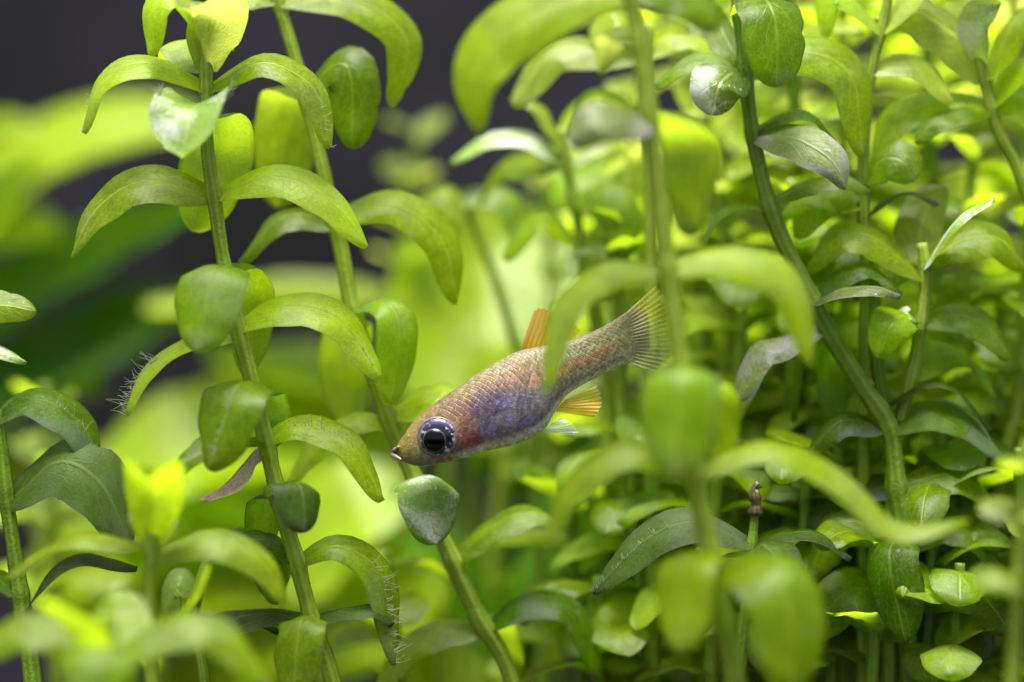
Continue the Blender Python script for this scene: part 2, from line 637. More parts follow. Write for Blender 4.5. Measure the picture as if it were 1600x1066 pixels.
# ------------------------------------------------------------------ broad-leaved plants far behind (y 6 to 9)
def broad(label, y, root_px, leaves, group='broad leaved plants by the back wall'):
    base = P(root_px, 533, y)
    base.z = SUB_Z
    e = empty('broad_leaf_plant', label, 'water plant', base, group)
    for (pts, W, roll, mat, kw) in leaves:
        q = [P(a[0], a[1], y + (a[2] if len(a) > 2 else 0)) for a in pts]
        line = [p - base for p in catmull(q, 26)]
        lf, _ = make_leaf(line, U(W, y), roll, mat, e, nu=26, nv=10, **kw)
        p0 = line[0]
        mid = Vector((p0.x * 0.55, p0.y * 0.55, p0.z * 0.6))
        v, f, uv = tube(catmull([Vector((p0.x * .03, p0.y * .03, -0.2)), mid, p0, line[2]], 18), lambda t: 0.17 - 0.08 * t, 8)
        new_obj('petiole', v, f, MAT['stem'], e, uv)
    return e


OV = dict(blunt=0.45, wide_at=0.45, fold=0.08)
RD = dict(blunt=0.95, wide_at=0.5, fold=0.06)
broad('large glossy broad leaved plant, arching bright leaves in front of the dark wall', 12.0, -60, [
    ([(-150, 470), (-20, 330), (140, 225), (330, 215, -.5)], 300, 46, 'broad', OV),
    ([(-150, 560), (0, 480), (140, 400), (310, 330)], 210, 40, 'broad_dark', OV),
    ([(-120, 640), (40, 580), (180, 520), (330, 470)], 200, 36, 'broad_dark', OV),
    ([(-100, 300), (-60, 240), (0, 205), (60, 215)], 150, 35, 'broad', OV),
    ([(-130, 385), (-40, 366), (40, 356), (95, 372)], 110, 52, 'pale', RD),  # extra leaf, tilted to mirror the sun as a white patch
    ([(-120, 730), (10, 640), (90, 600), (160, 620)], 190, 36, 'broad', OV),
    ([(-120, 860), (20, 760), (130, 740), (240, 770)], 180, 40, 'broad', OV),
])
broad('wide bright broad leaved plant behind the hairy stems, leaves lying almost flat', 10.0, 330, [
    ([(620, 470), (480, 465), (340, 470), (228, 490)], 150, 24, 'broad', OV),
    ([(640, 620), (520, 590), (420, 575), (320, 560)], 170, 26, 'broad', OV),
    ([(150, 770), (280, 700), (430, 680), (640, 720)], 240, 50, 'broad', OV),
    ([(60, 820), (200, 770), (330, 770), (470, 830)], 220, 48, 'broad', OV),
    ([(480, 860), (430, 800), (340, 780), (250, 850)], 190, 44, 'broad', OV),
    ([(90, 1010), (240, 930), (380, 890), (540, 960)], 230, 48, 'broad', OV),
    ([(40, 930), (150, 870), (260, 840), (370, 900)], 200, 46, 'broad', OV),
    ([(260, 1120), (370, 1020), (470, 990), (580, 1050)], 220, 48, 'broad', OV),
])
broad('round upright bright green leaf plant behind the fish back', 8.0, 730, [
    ([(790, 700, -.5), (780, 570, 0), (770, 440, .7), (765, 316, 1.4)], 350, 0, 'broad', RD),
    ([(640, 760), (560, 790), (500, 840), (470, 940)], 190, 45, 'broad', RD),
    ([(680, 955), (735, 942), (790, 940), (835, 962)], 80, 52, 'pale', RD),  # leaf added for a glint, angled to catch the sun
    ([(700, 860), (640, 900), (560, 960), (500, 1060)], 240, 50, 'broad', RD),
    ([(740, 720), (810, 690), (880, 760), (900, 850)], 240, 50, 'broad_dark', RD),
    ([(720, 980), (790, 900), (850, 900), (960, 1000)], 240, 50, 'broad_dark', RD),
    ([(690, 1100), (640, 1020), (580, 1000), (510, 1040)], 200, 40, 'broad', RD),
    ([(700, 760), (690, 700), (670, 640), (640, 590)], 150, 10, 'broad', RD),
])
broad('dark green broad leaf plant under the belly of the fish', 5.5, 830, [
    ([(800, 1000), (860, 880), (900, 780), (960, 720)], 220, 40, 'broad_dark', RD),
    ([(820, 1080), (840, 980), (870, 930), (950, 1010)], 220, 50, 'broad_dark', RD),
    ([(780, 1060), (740, 960), (700, 880), (620, 850)], 200, 40, 'broad_dark', RD),
])

broad('broad mid green leaves crowded low behind the cut stem', 7.0, 1200, [
    ([(1150, 1050), (1120, 900), (1090, 800, .5), (1050, 720, 1)], 240, 20, 'broad', RD),
    ([(1220, 1050), (1230, 900), (1260, 800, .5), (1290, 700, 1)], 240, 20, 'broad_dark', RD),
    ([(1190, 1080), (1180, 980), (1170, 900, .5), (1160, 830, 1)], 220, 10, 'broad', RD),
])
broad('broad mid green leaves crowded low behind the bent dark stem', 7.2, 1470, [
    ([(1440, 1050), (1410, 900), (1390, 800, .5), (1360, 720, 1)], 240, 20, 'broad_dark', RD),
    ([(1510, 1050), (1530, 900), (1550, 800, .5), (1590, 700, 1)], 240, 20, 'broad', RD),
    ([(1480, 1080), (1470, 980), (1470, 900, .5), (1470, 810, 1)], 220, 10, 'broad', RD),
    ([(1470, 900), (1450, 780), (1440, 680, .5), (1430, 600, 1)], 200, 10, 'broad_dark', RD),
])

STEMS = 'stem plants with paired leaves'


def stem_plant(label, y, stem, r=12, mat='stem', **kw):
    return Plant('stem_plant', label, y, stem, r, mat, group=STEMS, cat='water plant', **kw)


V3 = Vector
# ------------------------------------------------------------------ hero stem, in focus
A = stem_plant('sharp bright green stem plant with curling paired leaves and fine white hairs', -0.1,
               [(318, 20), (322, 120), (324, 230), (336, 320), (350, 410), (374, 520), (397, 610), (418, 700), (436, 780), (464, 880), (490, 980), (522, 1080)], 12.5)
# crown
A.leaf([(320, 110), (326, 70, -.12), (338, 25, -.22), (316, 5, -.55), (302, 28, -.72)], 92, 0, 'pale', fold=.2, az=268)
A.leaf([(318, 118), (300, 90, .25), (285, 60, .45), (262, 110, .8)], 80, 10, 'fresh')
A.leaf([(322, 60), (282, -5, -.1), (242, 8, -.2), (232, 86, -.25)], 66, 50, 'fresh')
A.leaf([(322, 60), (350, 20, .1), (372, 30, .2), (366, 80, .3)], 60, 30, 'fresh')
l, ln = A.leaf([(321, 138), (230, 97), (158, 128), (127, 207)], 70, 30, 'fresh', blunt=.35, fold=-.08)
A.hairs(ln, .5, .98, 8, 10, 3, V3((-1, 0, .2)), l)
l, ln = A.leaf([(325, 135), (415, 97), (490, 140), (516, 232)], 70, 30, 'fresh', blunt=.6, fold=-.08)
A.hairs(ln, .6, .98, 10, 10, 4, V3((1, 0, .2)), l)
# leaves to the viewer and away
l, ln = A.leaf([(322, 178), (308, 160, -.4), (298, 178, -.72), (286, 248, -.85)], 108, 0, 'film', fold=.2, az=262)
A.hairs([p + V3((-.32, 0, .12)) for p in ln], .25, .6, 26, 16, 5, V3((-.5, -.2, .8)), l)
A.hairs([p + V3((.32, 0, .12)) for p in ln], .25, .6, 22, 16, 6, V3((.5, -.2, .8)), l)
A.leaf([(324, 190), (334, 182, .35), (340, 240, .62), (300, 362, .75)], 112, 0, 'mid', fold=.05, az=95, blunt=.9)
l, ln = A.leaf([(334, 312), (225, 282), (150, 325), (110, 402)], 84, 46, 'fresh', blunt=.25, fold=-.1)
l, ln = A.leaf([(338, 304), (430, 275), (515, 313), (576, 384)], 76, 40, 'fresh', blunt=.55, fold=-.1)
l, ln = A.leaf([(356, 425), (345, 412, -.4), (328, 435, -.75), (306, 548, -.9)], 104, 0, 'mid', fold=-.16, az=255, blunt=.9)
A.leaf([(358, 425), (378, 410, .35), (398, 460, .7), (388, 585, .8)], 80, 0, 'mid', az=85, blunt=.9)
l, ln = A.leaf([(376, 525), (300, 528, .15), (228, 575, .2), (194, 648, .2)], 66, 18, 'fresh', blunt=.4)
A.hairs(ln, .42, 1, 46, 26, 7, V3((-1, 0, .35)), l)
l, ln = A.leaf([(378, 518), (440, 478), (530, 498), (597, 592)], 78, 38, 'fresh', blunt=.6, fold=-.1)
A.hairs(ln, .5, .95, 12, 9, 17, V3((.3, 0, -1)), l)
l, ln = A.leaf([(398, 612), (388, 592, -.4), (362, 620, -.75), (326, 735, -.85)], 102, 0, 'mid', fold=-.12, az=250, blunt=.6)
A.hairs(ln, .3, .8, 14, 12, 18, V3((-1, -.3, 0)), l)
A.leaf([(402, 620), (414, 612, .35), (424, 650, .6), (426, 700, .65)], 66, 0, 'deep', az=80, blunt=.9)
l, ln = A.leaf([(416, 685), (345, 685, -.5), (295, 715, -.75), (258, 762, -.8)], 44, 20, 'mid', blunt=.2)
A.hairs(ln, .5, 1, 36, 20, 8, V3((-.9, 0, .5)), l)
l, ln = A.leaf([(420, 690), (470, 662), (545, 690), (600, 782)], 66, 40, 'fresh', blunt=.95, fold=-.12)
A.hairs(ln, .1, .5, 14, 18, 9, V3((0, 0, 1)), l)
A.leaf([(418, 698), (395, 712, .12), (362, 750, .18), (311, 781, .2)], 64, 40, 'dying', blunt=.3)
l, ln = A.leaf([(432, 772), (452, 755, -.35), (470, 762, -.6), (476, 832, -.7)], 84, 0, 'old', fold=-.14, az=285, blunt=.95)
A.leaf([(436, 775), (422, 768, .3), (410, 800, .5), (402, 880, .6)], 66, 0, 'deep', az=100, blunt=.7)
l, ln = A.leaf([(462, 872), (530, 850), (596, 900), (618, 1040)], 66, 34, 'mid', blunt=.4)
A.hairs(ln, .3, .95, 34, 28, 10, V3((1, 0, .2)), l)
A.leaf([(462, 872), (425, 846), (385, 842), (352, 868)], 60, 24, 'deep', blunt=.7)
l, ln = A.leaf([(488, 968), (540, 950), (590, 950), (616, 975)], 70, 12, 'old', blunt=.7)
A.leaf([(486, 968), (430, 958, .2), (370, 962, .3), (305, 985, .4)], 80, 14, 'old', blunt=.7)
A.leaf([(490, 975), (478, 962, -.3), (466, 990, -.5), (458, 1090, -.55)], 76, 0, 'mid', az=262, blunt=.9)

# ------------------------------------------------------------------ second stem, just behind
B = stem_plant('tall leaning green stem plant passing behind the snout of the fish', 1.0,
               [(425, -40), (437, 10), (458, 80), (482, 170), (508, 280), (532, 385), (548, 470), (578, 570), (612, 665), (655, 765), (704, 870), (748, 965), (800, 1066)], 13)
B.leaf([(437, 8), (545, -5), (635, 60), (615, 168)], 78, 38, 'fresh', blunt=.55)
B.leaf([(437, 8), (400, -8), (360, 0), (330, 40)], 66, 30, 'fresh')
B.leaf([(478, 158), (470, 135, .4), (450, 160, .7), (432, 325, .8)], 104, 0, 'fresh', az=110, blunt=.95)
B.leaf([(474, 140), (520, 100, -.2), (548, 120, -.3), (550, 232, -.3)], 82, 60, 'mid', blunt=.9, fold=-.2)
B.leaf([(526, 352), (470, 335), (425, 350), (372, 412)], 66, 34, 'mid', blunt=.5)
B.leaf([(530, 340), (615, 318), (690, 372), (714, 475)], 76, 42, 'fresh', blunt=.5)
B.leaf([(556, 490), (600, 470, -.25), (624, 510, -.4), (612, 634, -.45)], 70, 20, 'mid', az=300, blunt=.9)
B.leaf([(562, 510), (545, 500, .4), (535, 560, .7), (545, 672, .8)], 80, 0, 'mid', az=100, blunt=.9)
B.leaf([(610, 660), (560, 655), (500, 690), (445, 755)], 60, 34, 'fresh', blunt=.6)
B.leaf([(612, 655), (650, 630), (690, 612), (725, 622)], 66, 30, 'fresh', blunt=.6)
l, ln = B.leaf([(648, 760), (660, 742, -.4), (672, 765, -.8), (682, 850, -.9)], 92, 0, 'fuzzy', fold=-.2, az=285, blunt=.95)
B.hairs(ln, .2, .8, 12, 20, 11, V3((1, 0, .1)), l)
B.leaf([(706, 872), (770, 820), (830, 800), (880, 815)], 76, 32, 'mid', blunt=.5)
B.leaf([(756, 985), (690, 985), (630, 1015), (585, 1080)], 74, 26, 'mid')
B.leaf([(756, 975), (820, 940), (900, 955), (945, 1060)], 76, 30, 'deep')
B.leaf([(750, 965), (765, 960, .3), (790, 980, .5), (820, 1040, .6)], 60, 0, 'fresh', az=60)

# ------------------------------------------------------------------ blurred stem in front of the tail
C = stem_plant('soft thick stem plant crossing in front of the fish tail', -2.4,
               [(980, -60), (990, 20), (1008, 130), (1024, 260), (1040, 400), (1054, 500), (1068, 600), (1086, 740), (1108, 860), (1132, 980), (1150, 1080)], 16)
C.leaf([(985, -15), (900, -10), (790, 45), (738, 120), (742, 206)], 118, 58, 'fresh', blunt=.5)
C.leaf([(988, 0), (1040, -15), (1095, 10), (1120, 48)], 84, 45, 'mid', blunt=.9)
C.leaf([(1000, 60), (975, 40, .4), (950, 60, .7), (935, 115, .8)], 74, 20, 'pale', az=140)
C.leaf([(1010, 190), (975, 180, -.35), (930, 190, -.5), (888, 225, -.5)], 80, 34, 'mauve', blunt=.9)
C.leaf([(1012, 180), (1060, 180, .4), (1088, 220, .7), (1086, 368, .8)], 116, 10, 'mid', az=70, blunt=.9)
C.leaf([(1042, 430), (950, 428), (880, 485), (848, 616)], 64, 44, 'fresh', blunt=.4)
C.leaf([(1042, 430), (1130, 405), (1230, 440), (1272, 570)], 72, 42, 'fresh', blunt=.5)
C.leaf([(1066, 610), (1064, 575, -.4), (1062, 590, -.8), (1052, 745, -1.0)], 112, 0, 'mid', az=265, blunt=.95, fold=-.18)
C.leaf([(1066, 610), (1078, 590, .4), (1100, 620, .7), (1120, 735, .8)], 120, 0, 'mid', az=70, blunt=.9)
C.leaf([(1086, 745), (980, 705), (890, 765), (848, 855)], 66, 40, 'fresh', blunt=.4)
C.leaf([(1088, 742), (1200, 700), (1310, 745), (1400, 825), (1512, 812)], 64, 32, 'fresh', blunt=.5)
C.leaf([(1110, 872), (1090, 860, -.3), (1066, 890, -.5), (1060, 1018, -.6)], 100, 0, 'fresh', az=250, blunt=.9)
C.leaf([(1112, 880), (1170, 880, -.4), (1226, 930, -.7), (1240, 1080, -.8)], 120, 20, 'mid', az=300, blunt=.9)

# ------------------------------------------------------------------ dark stem on the right, sharp
D = stem_plant('dark green bent stem plant with silvery and mauve old leaves beyond the fish tail', 0.6,
               [(1148, -40), (1160, 60), (1168, 150), (1184, 250), (1214, 355), (1258, 445), (1296, 520), (1345, 600), (1388, 668), (1402, 760), (1412, 860), (1420, 1080)], 14, 'stem_dark')
D.leaf([(1160, 100), (1140, 70, .3), (1126, 40, .5), (1118, 8, .5)], 66, 0, 'mid', az=120, blunt=.9)
D.leaf([(1158, 20), (1190, -10, -.4), (1215, 30, -.7), (1216, 134, -.8)], 106, 10, 'mid', az=290, blunt=.95, fold=-.14)
D.leaf([(1162, 112), (1115, 86), (1065, 100), (1018, 132)], 70, 24, 'mid', blunt=.6)
D.leaf([(1162, 120), (1145, 112, -.2), (1122, 130, -.4), (1112, 180, -.4)], 84, 30, 'film', az=230, blunt=.95)
D.leaf([(1176, 205), (1230, 175), (1270, 180), (1305, 220)], 60, 20, 'deep', blunt=.6)
D.leaf([(1178, 208), (1240, 215, -.3), (1300, 250, -.5), (1322, 296, -.5)], 70, 40, 'mauve', blunt=.4)
D.leaf([(1206, 322), (1150, 318), (1112, 345), (1092, 400)], 50, 14, 'deep', blunt=.3)
D.leaf([(1206, 320), (1262, 288), (1320, 278), (1362, 300)], 56, 18, 'mid', blunt=.6)
D.leaf([(1272, 470), (1310, 428), (1360, 415), (1412, 458)], 76, 26, 'deep', blunt=.7)
D.leaf([(1272, 470), (1315, 452, -.3), (1365, 448, -.4), (1408, 462, -.4)], 60, 14, 'mauve', blunt=.4)
D.leaf([(1290, 512), (1258, 505, .3), (1240, 540, .5), (1236, 660, .5)], 66, 30, 'deep', az=200, blunt=.8)
D.leaf([(1296, 530), (1290, 545, .3), (1296, 590, .5), (1298, 672, .6)], 66, 30, 'deep', az=100, blunt=.8)
D.leaf([(1292, 518), (1220, 540), (1185, 555), (1150, 625)], 56, 40, 'mauve', blunt=.8, wide_at=.75)
D.leaf([(1388, 668), (1330, 655), (1290, 675), (1262, 712)], 66, 26, 'deep', blunt=.5)
D.leaf([(1390, 668), (1450, 640), (1520, 660), (1572, 720)], 84, 34, 'deep', blunt=.5)
D.leaf([(1375, 650), (1440, 600), (1500, 612), (1548, 672)], 40, 14, 'old', blunt=.3)
D.leaf([(1404, 770), (1350, 760, .2), (1290, 790, .3), (1262, 870, .3)], 80, 34, 'deep')
D.leaf([(1404, 770), (1460, 740), (1510, 745), (1560, 790)], 80, 30, 'mid')

D.leaf([(1164, 112), (1250, 80), (1332, 118), (1348, 244)], 86, 46, 'fresh', blunt=.5)
D.leaf([(1412, 858), (1400, 840, -.35), (1392, 880, -.6), (1416, 1004, -.7)], 82, 0, 'deep', az=262, blunt=.6)
D.leaf([(1412, 850), (1470, 815), (1530, 830), (1570, 900)], 84, 40, 'mid')
D.leaf([(1410, 850), (1350, 815), (1300, 830), (1262, 900)], 84, 40, 'mid')
D.leaf([(1416, 950), (1470, 915, -.2), (1530, 925, -.3), (1580, 990, -.3)], 84, 44, 'mid')
D.leaf([(1416, 950), (1360, 920, -.2), (1310, 935, -.3), (1270, 1000, -.3)], 84, 44, 'mid')
D.leaf([(1404, 770), (1420, 755, .3), (1440, 790, .5), (1450, 890, .6)], 90, 10, 'mid', az=80)

# companion shoots joining the same knot
E = stem_plant('short dark shoot standing between the leaning dark stem and its pale neighbour', 0.9,
               [(1362, 400), (1366, 480), (1372, 580), (1390, 680), (1400, 800), (1404, 1080)], 13, 'stem_dark')
E.leaf([(1366, 480), (1340, 440, .2), (1310, 430, .3), (1290, 470, .3)], 60, 20, 'deep')
E.leaf([(1368, 525), (1385, 500, -.3), (1410, 495, -.5), (1436, 505, -.5)], 66, 34, 'film', blunt=.3)
E.leaf([(1366, 430), (1340, 405, .2), (1350, 380, .4), (1372, 362, .5)], 60, 10, 'mid', az=100)
E.leaf([(1368, 450), (1400, 420, .2), (1440, 430, .3), (1462, 480, .3)], 66, 20, 'mid')

F = stem_plant('light green shoot with a fresh star of leaves beside the dark shoot', 0.7,
               [(1440, 380), (1446, 430), (1440, 500), (1424, 590), (1402, 680), (1392, 800), (1390, 1080)], 12)
F.leaf([(1444, 424), (1370, 372), (1310, 368), (1258, 420)], 86, 42, 'fresh', blunt=.5)
F.leaf([(1448, 422), (1500, 375), (1560, 372), (1605, 420)], 82, 40, 'fresh', blunt=.5)
F.leaf([(1444, 418), (1436, 370, .3), (1450, 320, .5), (1478, 290, .6)], 74, 0, 'pale', az=110)
F.leaf([(1448, 418), (1468, 380, -.25), (1500, 338, -.4), (1552, 308, -.5)], 66, 30, 'film', blunt=.4)
F.leaf([(1440, 505), (1490, 490), (1540, 505), (1580, 560)], 78, 34, 'mid')
F.leaf([(1440, 500), (1410, 490, -.3), (1390, 510, -.5), (1372, 560, -.5)], 66, 26, 'mid')
F.leaf([(1426, 590), (1470, 545, .3), (1520, 560, .5), (1560, 620, .5)], 80, 34, 'mid')

# cut brown stump
N = stem_plant('cut off stem with a brown shrivelled tip and dusty dark side leaves', 0.0,
               [(1182, 765), (1180, 800), (1174, 860), (1166, 940), (1158, 1020), (1150, 1090)], 12, 'stem_dark', top_r=.5)
v, f, uv = tube(catmull([P(1180, 806, 0), P(1181, 785, 0), P(1178, 766, 0), P(1186, 756, 0)], 8), lambda t: U(11) * (1 - .45 * t) * (1 + .25 * math.sin(t * 14)), 8)
N._add('shrivelled_tip', v, f, uv, 'stem_brown')
l, ln = N.leaf([(1172, 852), (1090, 815), (1010, 840), (924, 926)], 80, 32, 'old', blunt=.4)
N.hairs(ln, .3, 1, 22, 10, 12, V3((-.3, 0, 1)), l)
N.leaf([(1176, 852), (1230, 832), (1280, 835), (1332, 872)], 56, 10, 'old', blunt=.3)
N.leaf([(1172, 870), (1190, 850, -.35), (1215, 880, -.6), (1230, 985, -.7)], 84, 10, 'deep', az=300)
N.leaf([(1172, 870), (1140, 860, .3), (1110, 890, .5), (1090, 990, .6)], 84, 10, 'deep', az=150)

# ------------------------------------------------------------------ left edge
Lp = stem_plant('dark shaded stem plant with purplish drooping leaves and a bare lower stem', 0.15,
                [(-8, 640), (2, 700), (10, 780), (22, 860), (36, 960), (52, 1075)], 14, 'stem_dark')
l, ln = Lp.leaf([(-6, 650), (45, 620), (120, 655), (165, 742)], 84, 38, 'deep', blunt=.6)
Lp.hairs(ln, .3, .9, 14, 16, 13, V3((.4, 0, 1)), l)
Lp.leaf([(10, 780), (90, 722, -.2), (160, 760, -.3), (205, 858, -.3)], 110, 55, 'old', blunt=.6)
Lp.leaf([(36, 955), (75, 895), (130, 868), (215, 885)], 66, 14, 'old', blunt=.4)
Lp.leaf([(30, 930), (0, 900), (-50, 900), (-90, 950)], 66, 24, 'deep')
Lp.leaf([(8, 770), (-30, 740), (-70, 750), (-110, 800)], 80, 34, 'mid')
L2 = stem_plant('slim stem with small pale leaf tips reaching in past the tank side', 0.0,
                [(-130, 420), (-120, 520), (-105, 640), (-90, 800), (-80, 1075)], 11)
L2.leaf([(-122, 500), (-60, 478), (0, 476), (56, 486)], 60, 62, 'fresh', blunt=.95)
L2.leaf([(-122, 520), (-60, 528), (0, 545), (42, 566)], 44, 20, 'film', blunt=.5)
L2.leaf([(-120, 505), (-170, 480), (-210, 510), (-240, 580)], 70, 30, 'fresh')
L2.leaf([(-105, 640), (-80, 630, -.3), (-60, 650, -.5), (-50, 720, -.6)], 80, 10, 'mid')

# ------------------------------------------------------------------ foreground lower left
J = stem_plant('soft young shoot with a cupped upright leaf in front of the purplish drooping leaves', -1.6,
               [(237, 800), (236, 866), (234, 950), (236, 1010), (240, 1090)], 13)
J.leaf([(236, 862), (218, 852), (110, 838), (8, 900)], 70, 22, 'fresh', blunt=.5)
J.leaf([(238, 862), (330, 845), (410, 878), (448, 945)], 70, 30, 'fresh', blunt=.4)
J.leaf([(236, 855), (237, 815, -.1), (238, 765, -.25), (232, 738, -.6), (228, 748, -.8)], 96, 0, 'mid', az=268, fold=.22, blunt=.9)
J.leaf([(236, 855), (240, 800, .2), (236, 755, .4), (215, 732, .6)], 80, 0, 'mid', az=92)
J.leaf([(236, 985), (270, 965, -.2), (300, 930, -.3), (320, 880, -.3)], 60, 20, 'fresh')
J.leaf([(234, 985), (200, 965), (160, 975), (120, 1030)], 70, 30, 'mid')
Kp = stem_plant('very blurred pale shoot close to the glass, leaves fanned out low', -3.2,
                [(168, 960), (172, 1030), (176, 1120), (180, 1200)], 15)
Kp.leaf([(170, 1030), (90, 985), (20, 985), (-70, 1040)], 84, 34, 'mid', blunt=.5)
Kp.leaf([(172, 1030), (260, 985), (340, 985), (430, 1080)], 84, 34, 'mid', blunt=.5)
Kp.leaf([(170, 1020), (150, 990, -.2), (120, 950, -.4), (95, 935, -.7)], 100, 10, 'mid', az=250)
Kp.leaf([(172, 1030), (180, 990, .3), (178, 950, .5), (168, 920, .6)], 110, 0, 'mid', az=80)
Kp.leaf([(172, 1040), (160, 1010, -.5), (150, 1030, -.9), (140, 1120, -1)], 110, 0, 'mid', az=262)
M = stem_plant('thin dark bare stem arching between the young shoot and the hairy stem', 0.3,
               [(345, 850), (322, 880), (308, 930), (305, 985), (322, 1080)], 9, 'stem_dark')
M.leaf([(340, 856), (385, 852), (425, 880), (436, 945)], 84, 50, 'deep', blunt=.5)
M.leaf([(308, 930), (280, 905), (262, 925), (258, 980)], 66, 40, 'mid')
M.leaf([(306, 980), (340, 960), (390, 958), (440, 985)], 66, 14, 'old')

# ------------------------------------------------------------------ middle distance behind fish and tail
I = stem_plant('small pale crown of leaves against the dark gap above the fish', 2.6,
               [(878, 200), (884, 250), (896, 310), (910, 390), (930, 500), (950, 640), (960, 1080)], 11)
I.leaf([(884, 252), (830, 215), (760, 215), (702, 252)], 56, 34, 'film', blunt=.6)
I.leaf([(882, 240), (862, 195), (838, 165), (800, 150)], 46, 40, 'pale', blunt=.4)
I.leaf([(884, 252), (930, 215, .2), (975, 225, .4), (1000, 290, .5)], 70, 34, 'pale')
I.leaf([(886, 250), (900, 200, .3), (920, 160, .5), (960, 135, .6)], 70, 20, 'fresh')
I.leaf([(888, 262), (830, 255, .4), (780, 260, .7), (745, 320, .9)], 66, 30, 'fresh')
I.leaf([(908, 380), (860, 340), (820, 350), (785, 405)], 70, 34, 'fresh')
I.leaf([(908, 380), (950, 345), (990, 350), (1020, 410)], 70, 34, 'mid')
I.leaf([(910, 385), (930, 375, -.4), (945, 400, -.6), (940, 470, -.7)], 76, 10, 'mid', az=300)
I.leaf([(896, 310), (930, 300, -.3), (965, 330, -.5), (982, 400, -.6)], 70, 40, 'fresh')
H0 = stem_plant('pale arching shoot under the big leaf of the thick soft stem', 1.8,
                [(1010, 40), (1010, 110), (1014, 220), (1018, 420), (1020, 700), (1020, 1080)], 12)
H0.leaf([(1010, 98), (930, 78), (860, 85), (800, 165)], 76, 36, 'pale', blunt=.9)
H0.leaf([(1010, 98), (1050, 60), (1100, 65), (1140, 120)], 70, 30, 'pale')
H0.leaf([(1012, 200), (960, 150), (915, 150), (885, 215)], 70, 34, 'fresh')
H0.leaf([(1012, 60), (985, 30), (950, 20), (925, 70)], 76, 50, 'pale')
H0.leaf([(1014, 210), (1060, 190), (1100, 210), (1130, 280)], 70, 34, 'pale')
G0 = stem_plant('pale shoot with wide backlit leaves on a stem slanting away from the star of leaves', 1.1,
                [(1528, 60), (1542, 140), (1562, 210), (1592, 270), (1640, 420), (1680, 700), (1690, 1080)], 12)
G0.leaf([(1538, 118), (1490, 52), (1430, 18), (1365, 30)], 110, 58, 'pale', blunt=.4)
G0.leaf([(1546, 165), (1480, 155), (1400, 180), (1358, 260)], 80, 36, 'fresh', blunt=.6)
G0.leaf([(1548, 168), (1500, 178, -.2), (1460, 190, -.3), (1428, 222, -.3)], 50, 30, 'mid')
G0.leaf([(1540, 110), (1525, 70, -.1), (1530, 30, -.2), (1565, 5, -.4)], 60, 20, 'film', az=60)
G0.leaf([(1546, 160), (1570, 120), (1610, 90), (1660, 110)], 84, 40, 'fresh')
G0.leaf([(1540, 120), (1575, 50), (1610, 10), (1660, 0)], 80, 40, 'fresh')
G0.leaf([(1550, 172), (1590, 160), (1630, 180), (1660, 240)], 80, 40, 'fresh')
H1 = stem_plant('slender shoot with small rounded leaves between the dark bent stem and the slanting stem', 0.9,
                [(1392, -30), (1380, 40), (1362, 110), (1352, 200), (1348, 290), (1352, 420), (1350, 700), (1350, 1080)], 10)
H1.leaf([(1362, 112), (1410, 95), (1450, 110), (1490, 160)], 60, 34, 'pale')
H1.leaf([(1378, 48), (1410, 0), (1440, -20), (1480, 0)], 70, 34, 'pale')
H1.leaf([(1378, 48), (1330, 0), (1290, -10), (1285, 60)], 66, 34, 'fresh')
H1.leaf([(1350, 270), (1380, 250, -.2), (1410, 255, -.3), (1428, 285, -.3)], 74, 60, 'mid', blunt=.95)
H1.leaf([(1350, 300), (1310, 300), (1270, 320), (1240, 370)], 74, 36, 'fresh')
H1.leaf([(1350, 340), (1390, 305), (1430, 300), (1468, 318)], 50, 14, 'old', blunt=.3)
H1.leaf([(1350, 330), (1310, 312), (1260, 308), (1220, 340)], 60, 26, 'fresh')

T0 = stem_plant('thin bare stalk slanting across the round bright leaf above the fish', 4.2,
                [(728, 318), (745, 360), (772, 430), (800, 520), (830, 640), (850, 1080)], 9, 'stem_dark')
T0.leaf([(730, 322), (700, 300), (670, 310), (640, 350)], 60, 30, 'fresh')
T0.leaf([(730, 322), (770, 300), (800, 320), (815, 380)], 60, 30, 'mid')

